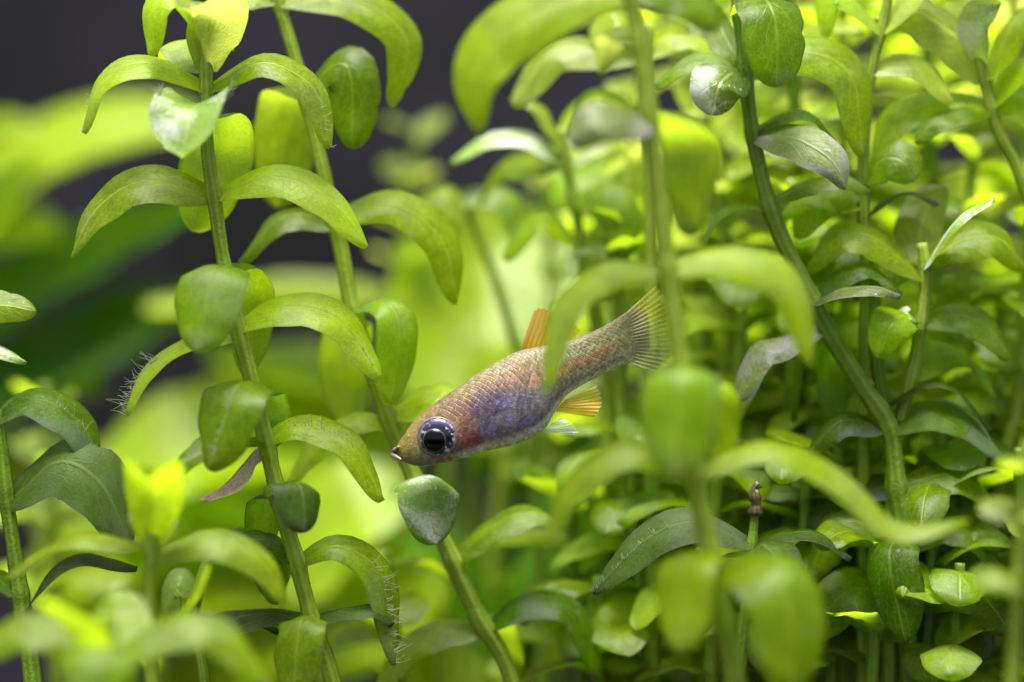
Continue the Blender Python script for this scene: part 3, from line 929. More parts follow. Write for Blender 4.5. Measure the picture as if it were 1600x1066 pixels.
fill = [  # far shoots take paler leaves to paint in bright, hazy water
    # label, y, stem points, first node, last node, spacing, L, W, az0, mats, seed
    ('yellow green shoot half hidden behind the tail fin', 2.2, [(962, 330), (968, 480), (972, 640), (985, 1080)], 345, 1060, 95, 130, 74, 20, ('fresh', 'mid'), 11),
    ('bright tufted shoot in the gap between soft stem and dark stem', 2.6, [(1128, 300), (1135, 420), (1142, 600), (1150, 1080)], 310, 1060, 95, 130, 76, 70, ('fresh', 'pale', 'mid'), 12),
    ('leafy shoot close behind the leaning part of the dark stem', 2.0, [(1236, 280), (1240, 420), (1238, 600), (1230, 1080)], 300, 1060, 95, 140, 78, 10, ('fresh', 'mid', 'mid'), 13),
    ('blurred pale shoot filling the upper gap beside the soft stem', 4.6, [(1060, -120), (1075, 60), (1085, 300), (1090, 1080)], -20, 1060, 96, 205, 128, 30, ('pale', 'pale', 'fresh'), 14),
    ('blurred pale shoot behind the big dark top leaf', 5.2, [(1190, -140), (1200, 60), (1205, 300), (1200, 1080)], -15, 1060, 96, 205, 128, 60, ('pale', 'pale', 'fresh'), 15),
    ('blurred bright shoot behind the folded bright leaf', 4.4, [(1300, -130), (1305, 60), (1310, 300), (1300, 1080)], -15, 1060, 96, 205, 128, 5, ('pale', 'pale', 'fresh'), 16),
    ('blurred pale shoot behind the slender shoot, tall and leafy', 5.6, [(1425, -140), (1430, 60), (1440, 300), (1440, 1080)], -20, 1060, 96, 205, 128, 45, ('pale', 'pale', 'fresh'), 17),
    ('blurred bright shoot behind the wide backlit leaves', 4.8, [(1545, -130), (1555, 80), (1560, 300), (1570, 1080)], -15, 1060, 96, 205, 128, 20, ('pale', 'pale', 'fresh'), 18),
    ('tall green shoot standing below the slanting stem, leaves in crossed pairs', 2.4, [(1520, 250), (1512, 380), (1505, 560), (1500, 1080)], 262, 1060, 92, 140, 78, 40, ('fresh', 'mid', 'fresh'), 19),
    ('green shoot outside the star of leaves with crossing mid height leaves', 1.7, [(1610, 330), (1602, 460), (1590, 640), (1560, 760), (1550, 1080)], 345, 1000, 88, 140, 78, 75, ('fresh', 'mid', 'mid'), 20),
    ('shaded shoot in the thick growth below the knot of stems', 1.5, [(1470, 640), (1466, 740), (1458, 860), (1450, 1080)], 650, 1060, 84, 135, 78, 15, ('mid', 'deep'), 21),
    ('shaded shoot under the long soft arching leaf', 1.3, [(1310, 700), (1306, 800), (1300, 920), (1300, 1080)], 715, 1060, 84, 130, 78, 50, ('mid', 'deep', 'fresh'), 22),
    ('dark low shoot in the bottom tangle past the short leaf of the cut stem', 0.5, [(1370, 850), (1368, 940), (1362, 1080)], 860, 1060, 84, 130, 78, 30, ('deep', 'mid'), 23),
    ('dark low shoot with grey filmed leaves outside the foot of the bent dark stem', 0.4, [(1500, 880), (1494, 960), (1490, 1090)], 890, 1060, 80, 140, 78, 80, ('deep', 'old', 'mid'), 24),
    ('low green shoot below the belly fin beside the thick soft stem', 2.0, [(985, 700), (990, 800), (1000, 920), (1005, 1080)], 715, 1060, 88, 140, 78, 25, ('mid', 'deep', 'fresh'), 25),
    ('low shoot behind the dusty dark leaf, bright where light comes through', 2.8, [(890, 760), (895, 860), (905, 980), (910, 1080)], 775, 1060, 92, 140, 80, 65, ('deep', 'mid', 'deep'), 26),
    ('dim shoot low between hairy stem and leaning stem', 2.4, [(600, 860), (612, 940), (625, 1080)], 870, 1060, 92, 130, 76, 10, ('deep', 'mid'), 27),
    ('tiny blurred pale shoot far behind in the dark gap near the leaning stem', 6.5, [(655, 215), (640, 300), (640, 420), (650, 1080)], 220, 460, 78, 125, 78, 25, ('pale', 'pale', 'fresh'), 28),
    ('blurred yellow shoot behind the pale crown of leaves', 5.2, [(850, 270), (860, 380), (865, 520), (880, 1080)], 290, 1060, 95, 130, 84, 55, ('fresh', 'pale'), 29),
    ('blurred bright shoot low behind the purplish drooping leaves', 4.0, [(70, 600), (75, 720), (85, 860), (90, 1080)], 650, 1060, 110, 170, 100, 35, ('fresh', 'mid'), 30),
    ('blurred pale shoot close to the glass beside the tip of the long soft leaf', -3.0, [(1606, 690), (1600, 800), (1590, 930), (1580, 1100)], 735, 1000, 115, 130, 90, 40, ('pale', 'fresh'), 31),
    ('blurred bright shoot deep in the growth beside the star of leaves', 3.8, [(1395, 330), (1392, 480), (1390, 700), (1390, 1080)], 345, 1060, 92, 185, 112, 30, ('fresh', 'fresh', 'mid'), 32),
    ('blurred green shoot deep behind the tail and soft stem', 4.2, [(1030, 300), (1040, 480), (1045, 700), (1050, 1080)], 320, 1060, 92, 185, 112, 0, ('fresh', 'mid'), 33),
    ('blurred green shoot deep behind the drooping dark leaves', 4.0, [(1190, 380), (1192, 520), (1190, 740), (1190, 1080)], 400, 1060, 92, 185, 112, 45, ('fresh', 'mid'), 34),
    ('blurred green shoot deep behind the crossing mid height leaves', 4.2, [(1580, 420), (1575, 560), (1570, 760), (1570, 1080)], 440, 1000, 92, 185, 112, 15, ('mid', 'fresh'), 35),
    ('blurred deep green shoot low behind the shaded shoots', 3.4, [(1400, 760), (1402, 880), (1402, 1080)], 770, 1060, 92, 180, 112, 60, ('deep', 'mid'), 36),
    ('soft near shoot low in front of the bottom tangle', -2.2, [(1200, 900), (1205, 980), (1210, 1100)], 915, 1060, 100, 120, 84, 10, ('mid', 'fresh'), 37),
    ('large blurred bright shoot against the wall behind the soft stem', 8.0, [(1110, -200), (1115, 100), (1120, 400), (1120, 1080)], -30, 1060, 100, 250, 160, 20, ('pale', 'pale', 'fresh'), 41),
    ('large blurred bright shoot against the wall behind the dark upright stem', 8.4, [(1260, -200), (1265, 100), (1270, 400), (1270, 1080)], -30, 1060, 100, 250, 160, 50, ('pale', 'pale', 'fresh'), 42),
    ('large blurred bright shoot against the wall behind the slender shoot', 7.8, [(1400, -200), (1395, 100), (1400, 400), (1400, 1080)], -30, 1060, 100, 250, 160, 0, ('pale', 'pale', 'fresh'), 43),
    ('large blurred bright shoot against the wall behind the slanting stem', 8.2, [(1530, -200), (1535, 100), (1540, 400), (1540, 1080)], -30, 1060, 100, 250, 160, 70, ('pale', 'pale', 'fresh'), 44),
    ('large blurred green shoot against the wall behind the tail fin', 7.6, [(1000, 180), (1005, 300), (1010, 500), (1010, 1080)], 300, 1060, 100, 230, 150, 35, ('fresh', 'fresh', 'mid'), 45),
    ('large blurred green shoot by the wall low behind the knot of stems', 7.4, [(1330, 480), (1335, 600), (1335, 800), (1335, 1080)], 500, 1040, 100, 240, 150, 15, ('fresh', 'mid'), 46),
    ('large blurred green shoot by the wall low behind the cut stem', 7.2, [(1170, 520), (1175, 640), (1175, 800), (1175, 1080)], 540, 1040, 100, 240, 150, 60, ('mid', 'fresh'), 47),
    ('large blurred green shoot by the wall low behind the grey filmed leaves', 7.4, [(1500, 520), (1505, 640), (1505, 800), (1505, 1080)], 540, 1040, 100, 240, 150, 40, ('mid', 'fresh'), 48),
]
for (lab, y, st, n0, n1, sp, L_, W_, az0, mats, seed) in fill:
    y = y * 1.35 if y > 3.5 else y
    p = stem_plant(lab, y, st, 11, 'stem' if mats[0] != 'deep' else 'stem_dark')
    if seed in (21, 22, 23, 24, 25, 26, 27, 36):
        p.auto(n0, n1, sp * .8, L_ * 1.1, W_ * 1.1, az0, tuple('mid' if m == 'deep' else m for m in mats), seed, apex=False)
    else:
        p.auto(n0, n1, sp, L_, W_, az0, mats, seed)

crowd = [
    ('low leafy stem behind the cut stem, leaves crossing its dusty leaf', 0.9, [(1120, 640), (1118, 780), (1114, 920), (1110, 1090)], 690, 10, ('mid', 'mid', 'fresh'), 61),
    ('low leafy stem between the cut stem and the leaning dark stem', 0.7, [(1262, 700), (1258, 800), (1250, 930), (1246, 1090)], 720, 55, ('mid', 'mid', 'mid'), 62),
    ('low leafy stem right behind the foot of the leaning dark stem', 1.1, [(1350, 690), (1346, 800), (1344, 940), (1340, 1090)], 720, 20, ('mid', 'mid', 'fresh'), 63),
    ('low leafy stem just outside the foot of the leaning dark stem', 0.3, [(1462, 740), (1458, 820), (1452, 950), (1446, 1090)], 760, 75, ('mid', 'mid', 'mid'), 64),
    ('low leafy stem with its top leaves under the knot of stems', 1.0, [(1530, 690), (1530, 800), (1528, 940), (1520, 1090)], 700, 35, ('mid', 'fresh', 'mid'), 65),
    ('low leafy stem behind the blurred pale shoot at the glass', 0.2, [(1592, 700), (1596, 820), (1600, 950), (1600, 1090)], 740, 5, ('mid', 'mid'), 66),
    ('low leafy stem under the pale belly fin of the fish', 1.6, [(1015, 650), (1010, 780), (1010, 920), (1008, 1090)], 670, 65, ('mid', 'mid', 'fresh'), 67),
    ('low leafy stem at the bottom below the dusty dark leaf', 1.2, [(935, 900), (938, 980), (940, 1090)], 920, 25, ('mid', 'mid'), 68),
    ('low leafy stem in the middle of the bottom tangle behind the near shoot', 1.8, [(1215, 660), (1210, 800), (1206, 930), (1200, 1090)], 680, 0, ('mid', 'fresh', 'mid'), 69),
    ('low leafy stem deep in the tangle behind the bent dark stem, partly in shade', 2.2, [(1425, 640), (1428, 780), (1430, 930), (1430, 1090)], 650, 50, ('mid', 'fresh', 'mid'), 70),
    ('mid height leafy stem behind the green shoot with crossing leaves', 1.9, [(1568, 440), (1560, 560), (1552, 700), (1548, 1090)], 460, 15, ('fresh', 'mid', 'fresh'), 71),
    ('mid height leafy stem behind the drooping dark leaves of the leaning stem', 1.5, [(1300, 330), (1296, 460), (1290, 620), (1288, 1090)], 345, 40, ('fresh', 'mid', 'fresh'), 72),
    ('mid height leafy stem between the soft thick stem and the drooping dark leaves', 1.7, [(1160, 420), (1158, 520), (1152, 660), (1150, 1090)], 440, 80, ('fresh', 'mid', 'mid'), 73),
]
crowd += [
    ('tall leafy stem with small crossing leaves beside the folded bright leaf of the dark stem', 1.0, [(1232, -60), (1238, 80), (1246, 240), (1250, 400), (1250, 1090)], -40, 30, ('fresh', 'pale', 'mid'), 74),
    ('upper leafy stem with small crossing leaves behind the folded bright leaf', 2.2, [(1318, -60), (1316, 80), (1318, 240), (1320, 400), (1320, 1090)], -30, 70, ('fresh', 'pale'), 75),
    ('upper leafy stem with small crossing leaves above the star of leaves', 1.9, [(1452, -60), (1450, 100), (1456, 240), (1464, 400), (1466, 1090)], -20, 10, ('fresh', 'pale', 'mid'), 76),
    ('upper leafy stem with small crossing leaves beside the slanting stem', 2.4, [(1580, -60), (1588, 100), (1600, 260), (1606, 1090)], -30, 50, ('pale', 'fresh'), 77),
    ('upper leafy stem with small crossing leaves behind the silvery rounded leaf', 2.0, [(1098, -60), (1100, 100), (1104, 260), (1106, 420), (1106, 1090)], -40, 0, ('fresh', 'pale'), 78),
    ('upper leafy stem with small crossing leaves above the fish tail', 2.9, [(955, 130), (960, 260), (966, 420), (966, 1090)], 280, 45, ('fresh', 'pale', 'mid'), 79),
]
for (lab, y, st, n0, az0, mats, seed) in crowd:
    y = y + (1.6 if seed > 73 else .45)
    p = stem_plant(lab, y, st, 11, 'stem' if seed % 2 else 'stem_dark')
    p.auto(n0, 1075 if n0 > 430 else 760, 62 if n0 > 600 else 74, 155, 86, az0, mats, seed, apex=False, droop=85, e0=28)

for p in ALL:
    p.finish()
# ------------------------------------------------------------------ the fish
FY = 0.0
TOP = [(617, 707), (620, 697), (629, 683), (641, 665), (660, 645), (690, 623), (720, 602), (750, 581), (780, 563), (810, 549), (835, 543), (858, 538), (880, 533), (902, 527), (931, 516), (960, 500), (982, 486), (1000, 480), (1013, 492)]
BOT = [(618, 711), (622, 716), (630, 722), (642, 726), (662, 729), (698, 722), (733, 713), (768, 703), (805, 695), (832, 683), (853, 667), (869, 640), (884, 619), (906, 604), (936, 588), (966, 574), (990, 565), (1004, 560), (1016, 550)]
THK = [3, 8, 15, 22, 29, 36, 39, 40, 39, 36, 32, 27, 23, 20, 16, 11, 7, 3.5, 0.8]


def lerp_list(lst, t):
    i = min(len(lst) - 2, int(t))
    f = t - i
    g = lambda k: Vector(lst[max(0, min(len(lst) - 1, k))]) if isinstance(lst[0], tuple) else lst[max(0, min(len(lst) - 1, k))]
    a, b, c, d = g(i - 1), g(i), g(i + 1), g(i + 2)
    return 0.5 * ((2 * b) + (c - a) * f + (2 * a - 5 * b + 4 * c - d) * f * f + (3 * b - a - 3 * c + d) * f ** 3)


def sstep(a, b, x):
    t = max(0, min(1, (x - a) / (b - a)))
    return t * t * (3 - 2 * t)


def blob(px, py, cx, cy, rx, ry, ang=0.0):
    dx, dy = px - cx, py - cy
    c, s_ = math.cos(R(ang)), math.sin(R(ang))
    a, b = (dx * c + dy * s_) / rx, (-dx * s_ + dy * c) / ry
    d = math.sqrt(a * a + b * b)
    return 1 - sstep(0.35, 1.2, d)


def lin(c):
    return Vector(srgb(*c)[:3])


def pigment(px, py, v):
    """skin colour at a place of the flank; v = 0 belly edge, 1 back edge"""
    n1 = noise.noise(Vector((px * .055, py * .055, 1.7)))
    n2 = noise.noise(Vector((px * .16, py * .16, 5.1)))
    n3 = noise.noise(Vector((px * .45, py * .45, 9.3)))
    j = n1 * 6 + n2 * 4
    px0, py0 = px, py
    px, py = px + n1 * 7 + n2 * 4 + n3 * 2.5, py + 6 * noise.noise(Vector((py * .06, px * .06, 3.3))) + 4 * noise.noise(Vector((py * .17, px * .17, 8.3)))
    c = lin((152, 154, 106))                                       # rear flank, translucent olive grey
    c = c.lerp(lin((176, 172, 160)), (1 - sstep(.12, .42, v)) * .8)  # paler underside
    c = c.lerp(lin((122, 116, 82)), sstep(.62, .86, v + n2 * .05) * .85)   # olive back
    fr = 1 - sstep(800, 880, px + j)
    c = c.lerp(lin((166, 124, 84)), fr * (1 - abs(v - .70) * 3.2 if abs(v - .70) < .31 else 0) * .95)   # brown band behind the head
    hd = 1 - sstep(690, 745, px + j)
    c = c.lerp(lin((118, 94, 68)), hd * sstep(.35, .7, v) * .85)    # head top
    sn = 1 - sstep(640, 668, px + n2 * 6)
    c = c.lerp(lin((138, 122, 52)), sn * .85)                        # yellowish snout
    c = c.lerp(lin((150, 152, 112)), (1 - sstep(655, 705, px)) * (1 - sstep(.1, .4, v)) * .8)   # pale green chin
    c = c.lerp(lin((112, 84, 66)), blob(px, py, 722, 640, 34, 26, -30) * (.6 + n2 * .5))       # dark brown nape
    # gut sac, violet grey
    sac = blob(px, py, 800, 640, 86, 54, -22)
    c = c.lerp(lin((108, 100, 120)), sac * (.85 + .2 * n1))
    c = c.lerp(lin((70, 58, 82)), blob(px, py, 762, 632, 46, 28, -25) * (.75 + n2 * .6))
    c = c.lerp(lin((132, 126, 140)), blob(px, py, 838, 650, 34, 40, -20) * .65)
    c = c.lerp(lin((150, 138, 150)), blob(px, py, 855, 630, 22, 30, -20) * .7)
    # iridescent blue-violet flecks
    for (cx, cy, rx, ry, k) in ((768, 674, 17, 15, .95), (788, 630, 13, 9, .8), (822, 664, 20, 12, .7), (740, 664, 8, 6, .7), (802, 654, 14, 10, .4), (812, 622, 12, 7, .35)):
        c = c.lerp(lin((126, 120, 184)), max(0, min(1, blob(px, py, cx, cy, rx, ry, -25) * (k * .75 + n2 * .9 + n3 * .5))))
    # crimson gill patch, red brown cheek
    c = c.lerp(lin((150, 96, 80)), blob(px, py, 724, 676, 20, 44, 12) * .8)
    c = c.lerp(lin((148, 52, 80)), max(0, min(1, blob(px, py, 742, 688, 18, 21, 20) * (.8 + n2 * .8))))
    c = c.lerp(lin((60, 34, 32)), max(0, blob(px, py, 722, 706, 12, 9, -10) * (.6 + n2)))
    c = c.lerp(lin((186, 120, 92)), blob(px, py, 706, 716, 34, 8, -12) * .7)
    # red side stripe on the rear
    d = (py0 - (598 - (px0 - 830) * .42))
    st = (1 - sstep(5, 11, abs(d + n2 * 2))) * sstep(800, 850, px) * (1 - sstep(945, 975, px))
    c = c.lerp(lin((184, 124, 92)), st * .7 * (.85 + n2 * .5))
    # belly edge whitened: light reflected from below, painted into the pigment
    c = c.lerp(lin((255, 252, 250)), 1.0 * (1 - sstep(.06, .15, v + n2 * .015)) * sstep(690, 730, px) * (1 - sstep(890, 1000, px) * .6))
    # speckle
    dark = max(0, n3 - .02) * (1.0 if px > 668 else .5)
    c = c * (1 - min(.6, dark * 1.1))
    c = c * (.69 + .32 * sstep(830, 930, px) + .28 * n2 + .14 * n3)
    return c


def fish_skin():
    m, n, l = nodes_of('fish_skin')
    g = G(n, l)
    at = n.new('ShaderNodeVertexColor')
    at.layer_name = 'pigment'
    uv = n.new('ShaderNodeUVMap')
    sep = n.new('ShaderNodeSeparateXYZ')
    l.new(uv.outputs[0], sep.inputs[0])
    u, v = sep.outputs[0], sep.outputs[1]
    geo = n.new('ShaderNodeNewGeometry')
    nz = g.noise(geo.outputs['Position'], 14.0, 3)
    fine = g.noise(geo.outputs['Position'], 45.0, 3)
    # scale net: two families of crossing lines
    a = g.math('ADD', g.math('ADD', g.math('MULTIPLY', u, 70.0), g.math('MULTIPLY', v, 15.0)), g.math('MULTIPLY', nz, .7))
    b = g.math('ADD', g.math('SUBTRACT', g.math('MULTIPLY', u, 70.0), g.math('MULTIPLY', v, 15.0)), g.math('MULTIPLY', nz, .7))
    la = g.step(g.math('PINGPONG', a, .5), 0.0, 0.17, 1.0, 0.0)
    lb = g.step(g.math('PINGPONG', b, .5), 0.0, 0.17, 1.0, 0.0)
    net = g.math('MAXIMUM', la, lb)
    where = g.math('MULTIPLY', g.step(u, 0.22, 0.36), g.math('MAXIMUM', g.step(v, 0.5, 0.62), g.step(u, 0.58, 0.68)))
    where = g.math('MULTIPLY', where, g.step(v, 0.06, 0.16))
    fade = g.step(fine, 0.35, 0.65, 0.35, 1.0)
    k = g.math('MULTIPLY', g.math('MULTIPLY', net, where), fade)
    cell = n.new('ShaderNodeTexWhiteNoise')
    cell.noise_dimensions = '2D'
    cc = n.new('ShaderNodeCombineXYZ')
    l.new(g.math('FLOOR', a), cc.inputs[0])
    l.new(g.math('FLOOR', b), cc.inputs[1])
    l.new(cc.outputs[0], cell.inputs['Vector'])
    lum = g.step(cell.outputs[0], 0, 1, 0.76, 1.26)
    cl = n.new('ShaderNodeCombineXYZ')
    for q in range(3):
        l.new(lum, cl.inputs[q])
    base = g.mix(g.step(u, .12, .3), at.outputs[0], g.mix(1.0, at.outputs[0], cl.outputs[0], 'MULTIPLY'))
    bc = g.mix(g.math('MULTIPLY', k, 0.30), base, srgb(66, 62, 44))
    bc = g.mix(g.math('MULTIPLY', g.step(fine, .6, .75), .30), bc, srgb(210, 205, 200))
    pr = n.new('ShaderNodeBsdfPrincipled')
    l.new(bc, pr.inputs['Base Color'])
    pr.inputs['Roughness'].default_value = 0.48
    pr.inputs['Metallic'].default_value = 0.1
    pr.inputs['Specular IOR Level'].default_value = 0.35
    pr.inputs['Coat Weight'].default_value = 0.08
    pr.inputs['Coat Roughness'].default_value = 0.2
    bp = n.new('ShaderNodeBump')
    bp.inputs['Strength'].default_value = 0.4
    bp.inputs['Distance'].default_value = 0.03
    l.new(g.math('SUBTRACT', g.math('MULTIPLY', fine, .6), g.math('MULTIPLY', k, .6)), bp.inputs['Height'])
    l.new(bp.outputs[0], pr.inputs['Normal'])
    tr = n.new('ShaderNodeBsdfTranslucent')
    l.new(bc, tr.inputs[0])
    mx = n.new('ShaderNodeMixShader')
    l.new(g.math('MULTIPLY', g.step(u, .45, .9), .6), mx.inputs[0])
    l.new(pr.outputs[0], mx.inputs[1])
    l.new(tr.outputs[0], mx.inputs[2])
    out = n.new('ShaderNodeOutputMaterial')
    l.new(mx.outputs[0], out.inputs[0])
    return m


def fin_material():
    m, n, l = nodes_of('fin_membrane')
    g = G(n, l)
    at = n.new('ShaderNodeVertexColor')
    at.layer_name = 'pigment'
    pr = n.new('ShaderNodeBsdfPrincipled')
    l.new(at.outputs[0], pr.inputs['Base Color'])
    pr.inputs['Roughness'].default_value = 0.35
    tr = n.new('ShaderNodeBsdfTranslucent')
    l.new(at.outputs[0], tr.inputs[0])
    m1 = n.new('ShaderNodeMixShader')
    m1.inputs[0].default_value = 0.6
    l.new(pr.outputs[0], m1.inputs[1])
    l.new(tr.outputs[0], m1.inputs[2])
    tp = n.new('ShaderNodeBsdfTransparent')
    m2 = n.new('ShaderNodeMixShader')
    l.new(at.outputs[1], m2.inputs[0])
    l.new(tp.outputs[0], m2.inputs[1])
    l.new(m1.outputs[0], m2.inputs[2])
    out = n.new('ShaderNodeOutputMaterial')
    l.new(m2.outputs[0], out.inputs[0])
    return m


MAT['fin'] = fin_material()
FB = P(800, 640, FY)
fish = empty('fish', 'small silvery fish with a violet belly, orange fins and a large black eye', 'fish', FB)


def paint(o, cols):
    ca = o.data.color_attributes.new('pigment', 'FLOAT_COLOR', 'POINT')
    flat = []
    for c in cols:
        flat += [c[0], c[1], c[2], c[3] if len(c) > 3 else 1.0]
    ca.data.foreach_set('color', flat)


NS, NR = 220, 128
fv, ff, fuv, fc = [], [], [], []
for i in range(NS + 1):
    t = (len(TOP) - 1) * i / NS
    a, b = lerp_list(TOP, t), lerp_list(BOT, t)
    th = lerp_list(THK, t)
    mid, hv = (a + b) / 2, (a - b) / 2
    for k in range(NR):
        ang = 2 * math.pi * k / NR
        cs, sn_ = math.cos(ang), math.sin(ang)
        # a little slab sided, belly fuller than back
        hy = math.copysign(abs(sn_) ** 0.85, sn_)
        fat = 1.0 + 0.12 * (-cs) * (1 if t < 10 else .2)
        q = mid + hv * cs
        pt = P(q.x, q.y, FY)
        pt.y += hy * U(th) * fat
        fv.append(pt - FB)
        v = (cs + 1) / 2
        v = math.acos(max(-1, min(1, -cs))) / math.pi
        fuv.append((i / NS, v))
        fc.append(pigment(q.x, q.y, (cs + 1) / 2))
for i in range(NS):
    for k in range(NR):
        k2 = (k + 1) % NR
        ff.append((i * NR + k, (i + 1) * NR + k, (i + 1) * NR + k2, i * NR + k2))
ff.append(tuple(range(NR)))
ff.append(tuple(NS * NR + k for k in range(NR))[::-1])
body = new_obj('body', fv, ff, fish_skin(), fish, fuv)
paint(body, fc)

# mouth: upper and lower lip rolls
lip = plain_material('lip', srgb(112, 100, 92), .35, .6, .3, 20)
for (pts, r0, nm) in (([(624, 698, -.10), (617.5, 703, -.05), (615.5, 705.5, 0), (617.5, 703, .05), (624, 698, .10)], 4.2, 'upper_lip'),
                      ([(627, 719, -.11), (617.5, 713, -.055), (614.5, 711, 0), (617.5, 713, .055), (627, 719, .11)], 4.6, 'lower_lip')):
    v, f, uv = tube(catmull([P(a[0], a[1], FY + a[2]) - FB for a in pts], 16), lambda t: U(r0) * (0.45 + .55 * math.sin(math.pi * t)), 8)
    new_obj(nm, v, f, lip, fish, uv)


def eye_material():
    m, n, l = nodes_of('fish_iris')
    g = G(n, l)
    uv = n.new('ShaderNodeUVMap')
    sep = n.new('ShaderNodeSeparateXYZ')
    l.new(uv.outputs[0], sep.inputs[0])
    r, up = sep.outputs[0], sep.outputs[1]           # radius, height in the eye
    geo = n.new('ShaderNodeNewGeometry')
    nz = g.noise(geo.outputs['Position'], 22.0, 3)
    c = g.mix(g.step(g.math('ADD', r, g.math('MULTIPLY', g.math('SUBTRACT', nz, .5), .7)), .80, .97), srgb(20, 19, 30), srgb(128, 126, 150))
    c = g.mix(g.step(g.math('ADD', r, g.math('MULTIPLY', g.math('SUBTRACT', nz, .5), .1)), .93, 1.0), c, srgb(40, 36, 44))
    vi = g.math('MULTIPLY', g.step(up, .62, .9), g.step(r, .55, .8))
    c = g.mix(g.math('MULTIPLY', vi, .85), c, srgb(70, 64, 110))
    fl = g.math('MULTIPLY', g.step(nz, .58, .66), g.step(r, .55, .68))
    c = g.mix(fl, c, srgb(200, 200, 205))
    pr = n.new('ShaderNodeBsdfPrincipled')
    l.new(c, pr.inputs['Base Color'])
    pr.inputs['Roughness'].default_value = 0.22
    pr.inputs['Metallic'].default_value = 0.35
    pr.inputs['Coat Weight'].default_value = 0.6
    pr.inputs['Coat Roughness'].default_value = 0.03
    out = n.new('ShaderNodeOutputMaterial')
    l.new(pr.outputs[0], out.inputs[0])
    return m


iris = eye_material()
pupil_m = plain_material('pupil_black', (0.001, 0.001, 0.0015), .08, .22, 0, 1)
ring_m = plain_material('pupil_ring', srgb(74, 76, 86), .25, .6, .2, 20, metallic=.5)


def tilt(px):
    return U((px - 684.5) * .17)


def dome(cx, cy, rx, depth, y0, sgn, nr=14, ns=40, r_in=0.0):
    v, f, uv = [], [], []
    for i in range(nr + 1):
        q = r_in + (1 - r_in) * i / nr
        for k in range(ns):
            a = 2 * math.pi * k / ns
            pt = P(cx + math.cos(a) * rx * q, cy - math.sin(a) * rx * q, FY)
            pt.y = FY + sgn * (y0 + tilt(cx + math.cos(a) * rx * q) + U(depth) * math.sqrt(max(0, 1 - q * q)))
            v.append(pt - FB)
            uv.append((q, .5 + .5 * math.sin(a) * q))
    for i in range(nr):
        for k in range(ns):
            k2 = (k + 1) % ns
            f.append((i * ns + k, i * ns + k2, (i + 1) * ns + k2, (i + 1) * ns + k))
    return v, f, uv


for sgn in (-1, 1):
    y0 = U(36)
    # socket rim
    rim = []
    for k in range(37):
        a = 2 * math.pi * k / 36
        p = P(684.5 + 29 * math.cos(a), 681.5 - 29 * math.sin(a), FY)
        p.y = FY + sgn * (y0 - U(3.2) + tilt(684.5 + 29 * math.cos(a)))
        rim.append(p - FB)
    v, f, uv = dome(684.5, 681.5, 30, 11, y0 - U(4), sgn)
    ey = new_obj('eye', v, f, iris, fish, uv)
    v, f, uv = dome(680, 687, 18.6, 5.0, y0 + U(5.0), sgn, 6, 36, .86)
    new_obj('pupil_ring', v, f, ring_m, ey, uv)
    v, f, uv = dome(680, 687, 17.6, 6.0, y0 + U(5.6), sgn)
    new_obj('pupil', v, f, pupil_m, ey, uv)
    v, f, uv = tube(rim, U(2.6), 8, cap=False)
    new_obj('eye_rim', v, f, plain_material('eye_rim', srgb(96, 86, 84), .4, .5, .3, 20), ey, uv)


def fin(name, base, tip, nray, color, sub=6, ray_w=.30, y=0.0, splay=0.0, alpha=(.35, .9), nt_=16, ragged=4):
    """a fan of rays between two picture polylines; membranes thinner than the rays"""
    bl = catmull([Vector((a[0], a[1], 0)) for a in base], nray * sub)
    tl = catmull([Vector((a[0], a[1], 0)) for a in tip], nray * sub)
    rs = random.Random(len(base) * 31 + nray)
    v, f, cs_ = [], [], []
    n = nray * sub
    for i in range(n + 1):
        ph = (i % sub) / sub
        ray = max(0, 1 - min(ph, 1 - ph) / ray_w)
        for j in range(nt_ + 1):
            t = j / nt_
            rg = (1 - ragged * .012 * (1 - ray) * (t ** 6))
            q = bl[i].lerp(tl[i], t * rg)
            pt = P(q.x, q.y, FY + y + splay * t * t + 0.012 * ray * (1 - t * .6) + 0.012 * math.sin(i / n * 9 + t * 3))
            v.append(pt - FB)
            c, al = color(q.x, q.y, ray, t)
            cs_.append((c[0], c[1], c[2], al))
    for i in range(n):
        for j in range(nt_):
            a = i * (nt_ + 1) + j
            f.append((a, a + 1, a + nt_ + 2, a + nt_ + 1))
    o = new_obj(name, v, f, MAT['fin'], fish)
    paint(o, cs_)
    return o


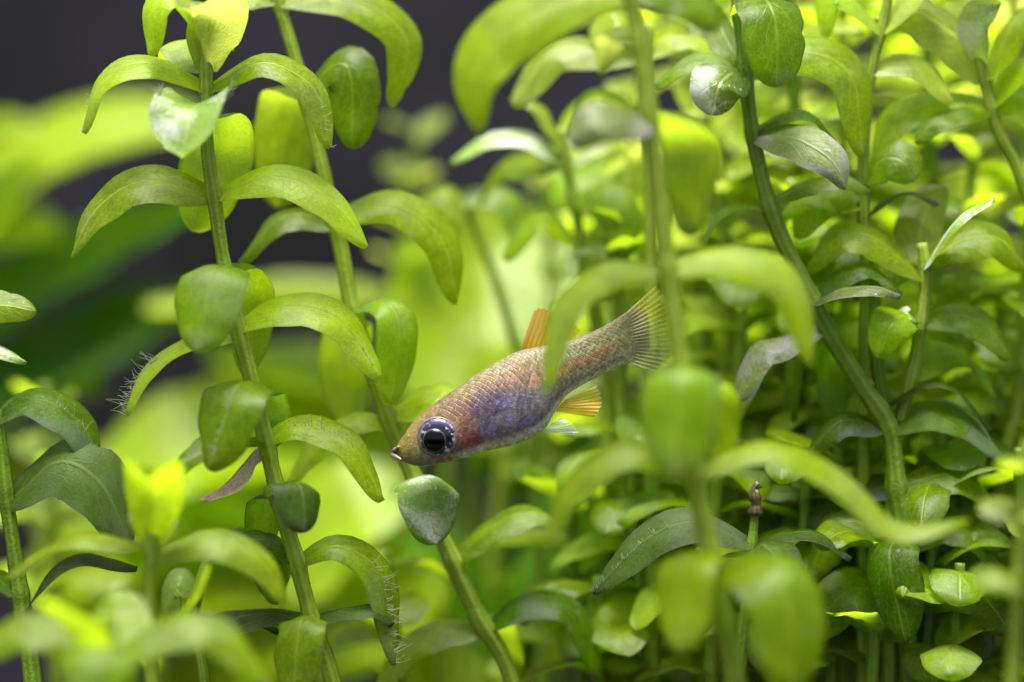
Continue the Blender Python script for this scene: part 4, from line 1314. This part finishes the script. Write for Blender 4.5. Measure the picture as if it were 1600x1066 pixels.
def c_dorsal(x, y, ray, t):
    c = lin((232, 160, 20)).lerp(lin((214, 96, 6)), (1 - sstep(818, 838, x)) * .8)
    c = c.lerp(lin((226, 196, 40)), sstep(845, 885, x) * .8)
    n = noise.noise(Vector((x * .3, y * .3, 2)))
    return c * (1 - .35 * max(0, n)) * (.75 + .4 * ray), .62 + .35 * ray


def c_anal(x, y, ray, t):
    c = lin((246, 160, 10)).lerp(lin((228, 214, 50)), 1 - sstep(614, 640, y))
    c = c.lerp(lin((240, 226, 110)), ray * .8)
    c = c.lerp(lin((176, 160, 150)), sstep(.93, 1, t) * .7)
    return c, .66 + .32 * ray


def c_pelvic(x, y, ray, t):
    return lin((206, 224, 232)), .35 + .45 * ray


def c_tail(x, y, ray, t):
    n = noise.noise(Vector((x * .2, y * .2, 4)))
    c = lin((214, 206, 80)).lerp(lin((180, 184, 130)), sstep(480, 540, y))
    c = c * (.8 + .35 * ray + .2 * n)
    c = c.lerp(lin((150, 150, 112)), 1 - sstep(.2, .55, t))
    return c, ((.36 + .42 * ray) * (1 - .4 * t) + .45 * (1 - sstep(.3, .6, t))) * sstep(0, .28, t) * .82


fin('dorsal_fin', [(811, 553), (835, 548), (862, 541), (892, 533)], [(835, 484), (848, 480), (884, 494), (908, 516)], 10, c_dorsal)
fin('anal_fin', [(868, 643), (874, 634), (884, 624)], [(931, 653), (942, 630), (934, 602)], 8, c_anal, y=-.02, splay=-.05)
fin('pelvic_fin', [(846, 676), (853, 672), (862, 662)], [(905, 676), (900, 668), (880, 652)], 6, c_pelvic, y=-.10, splay=-.1)
fin('pelvic_fin', [(846, 676), (853, 672), (862, 662)], [(898, 680), (894, 670), (876, 654)], 6, c_pelvic, y=.10, splay=.1)
fin('tail_fin', [(970, 496), (976, 508), (980, 526), (982, 546), (978, 566)], [(1026, 446), (1052, 480), (1062, 522), (1060, 562), (1048, 598)], 18, c_tail, sub=5, y=-.075, splay=.06)
# pectoral fin, nearly clear, folded against the flank
for sg in (-1, 1):
    fin('pectoral_fin', [(762, 648), (764, 655), (765, 662)], [(806, 640), (812, 654), (806, 668)], 7, lambda x, y, ray, t: (lin((170, 160, 180)), .05 + .16 * ray), y=sg * .262, splay=sg * .05, nt_=8)
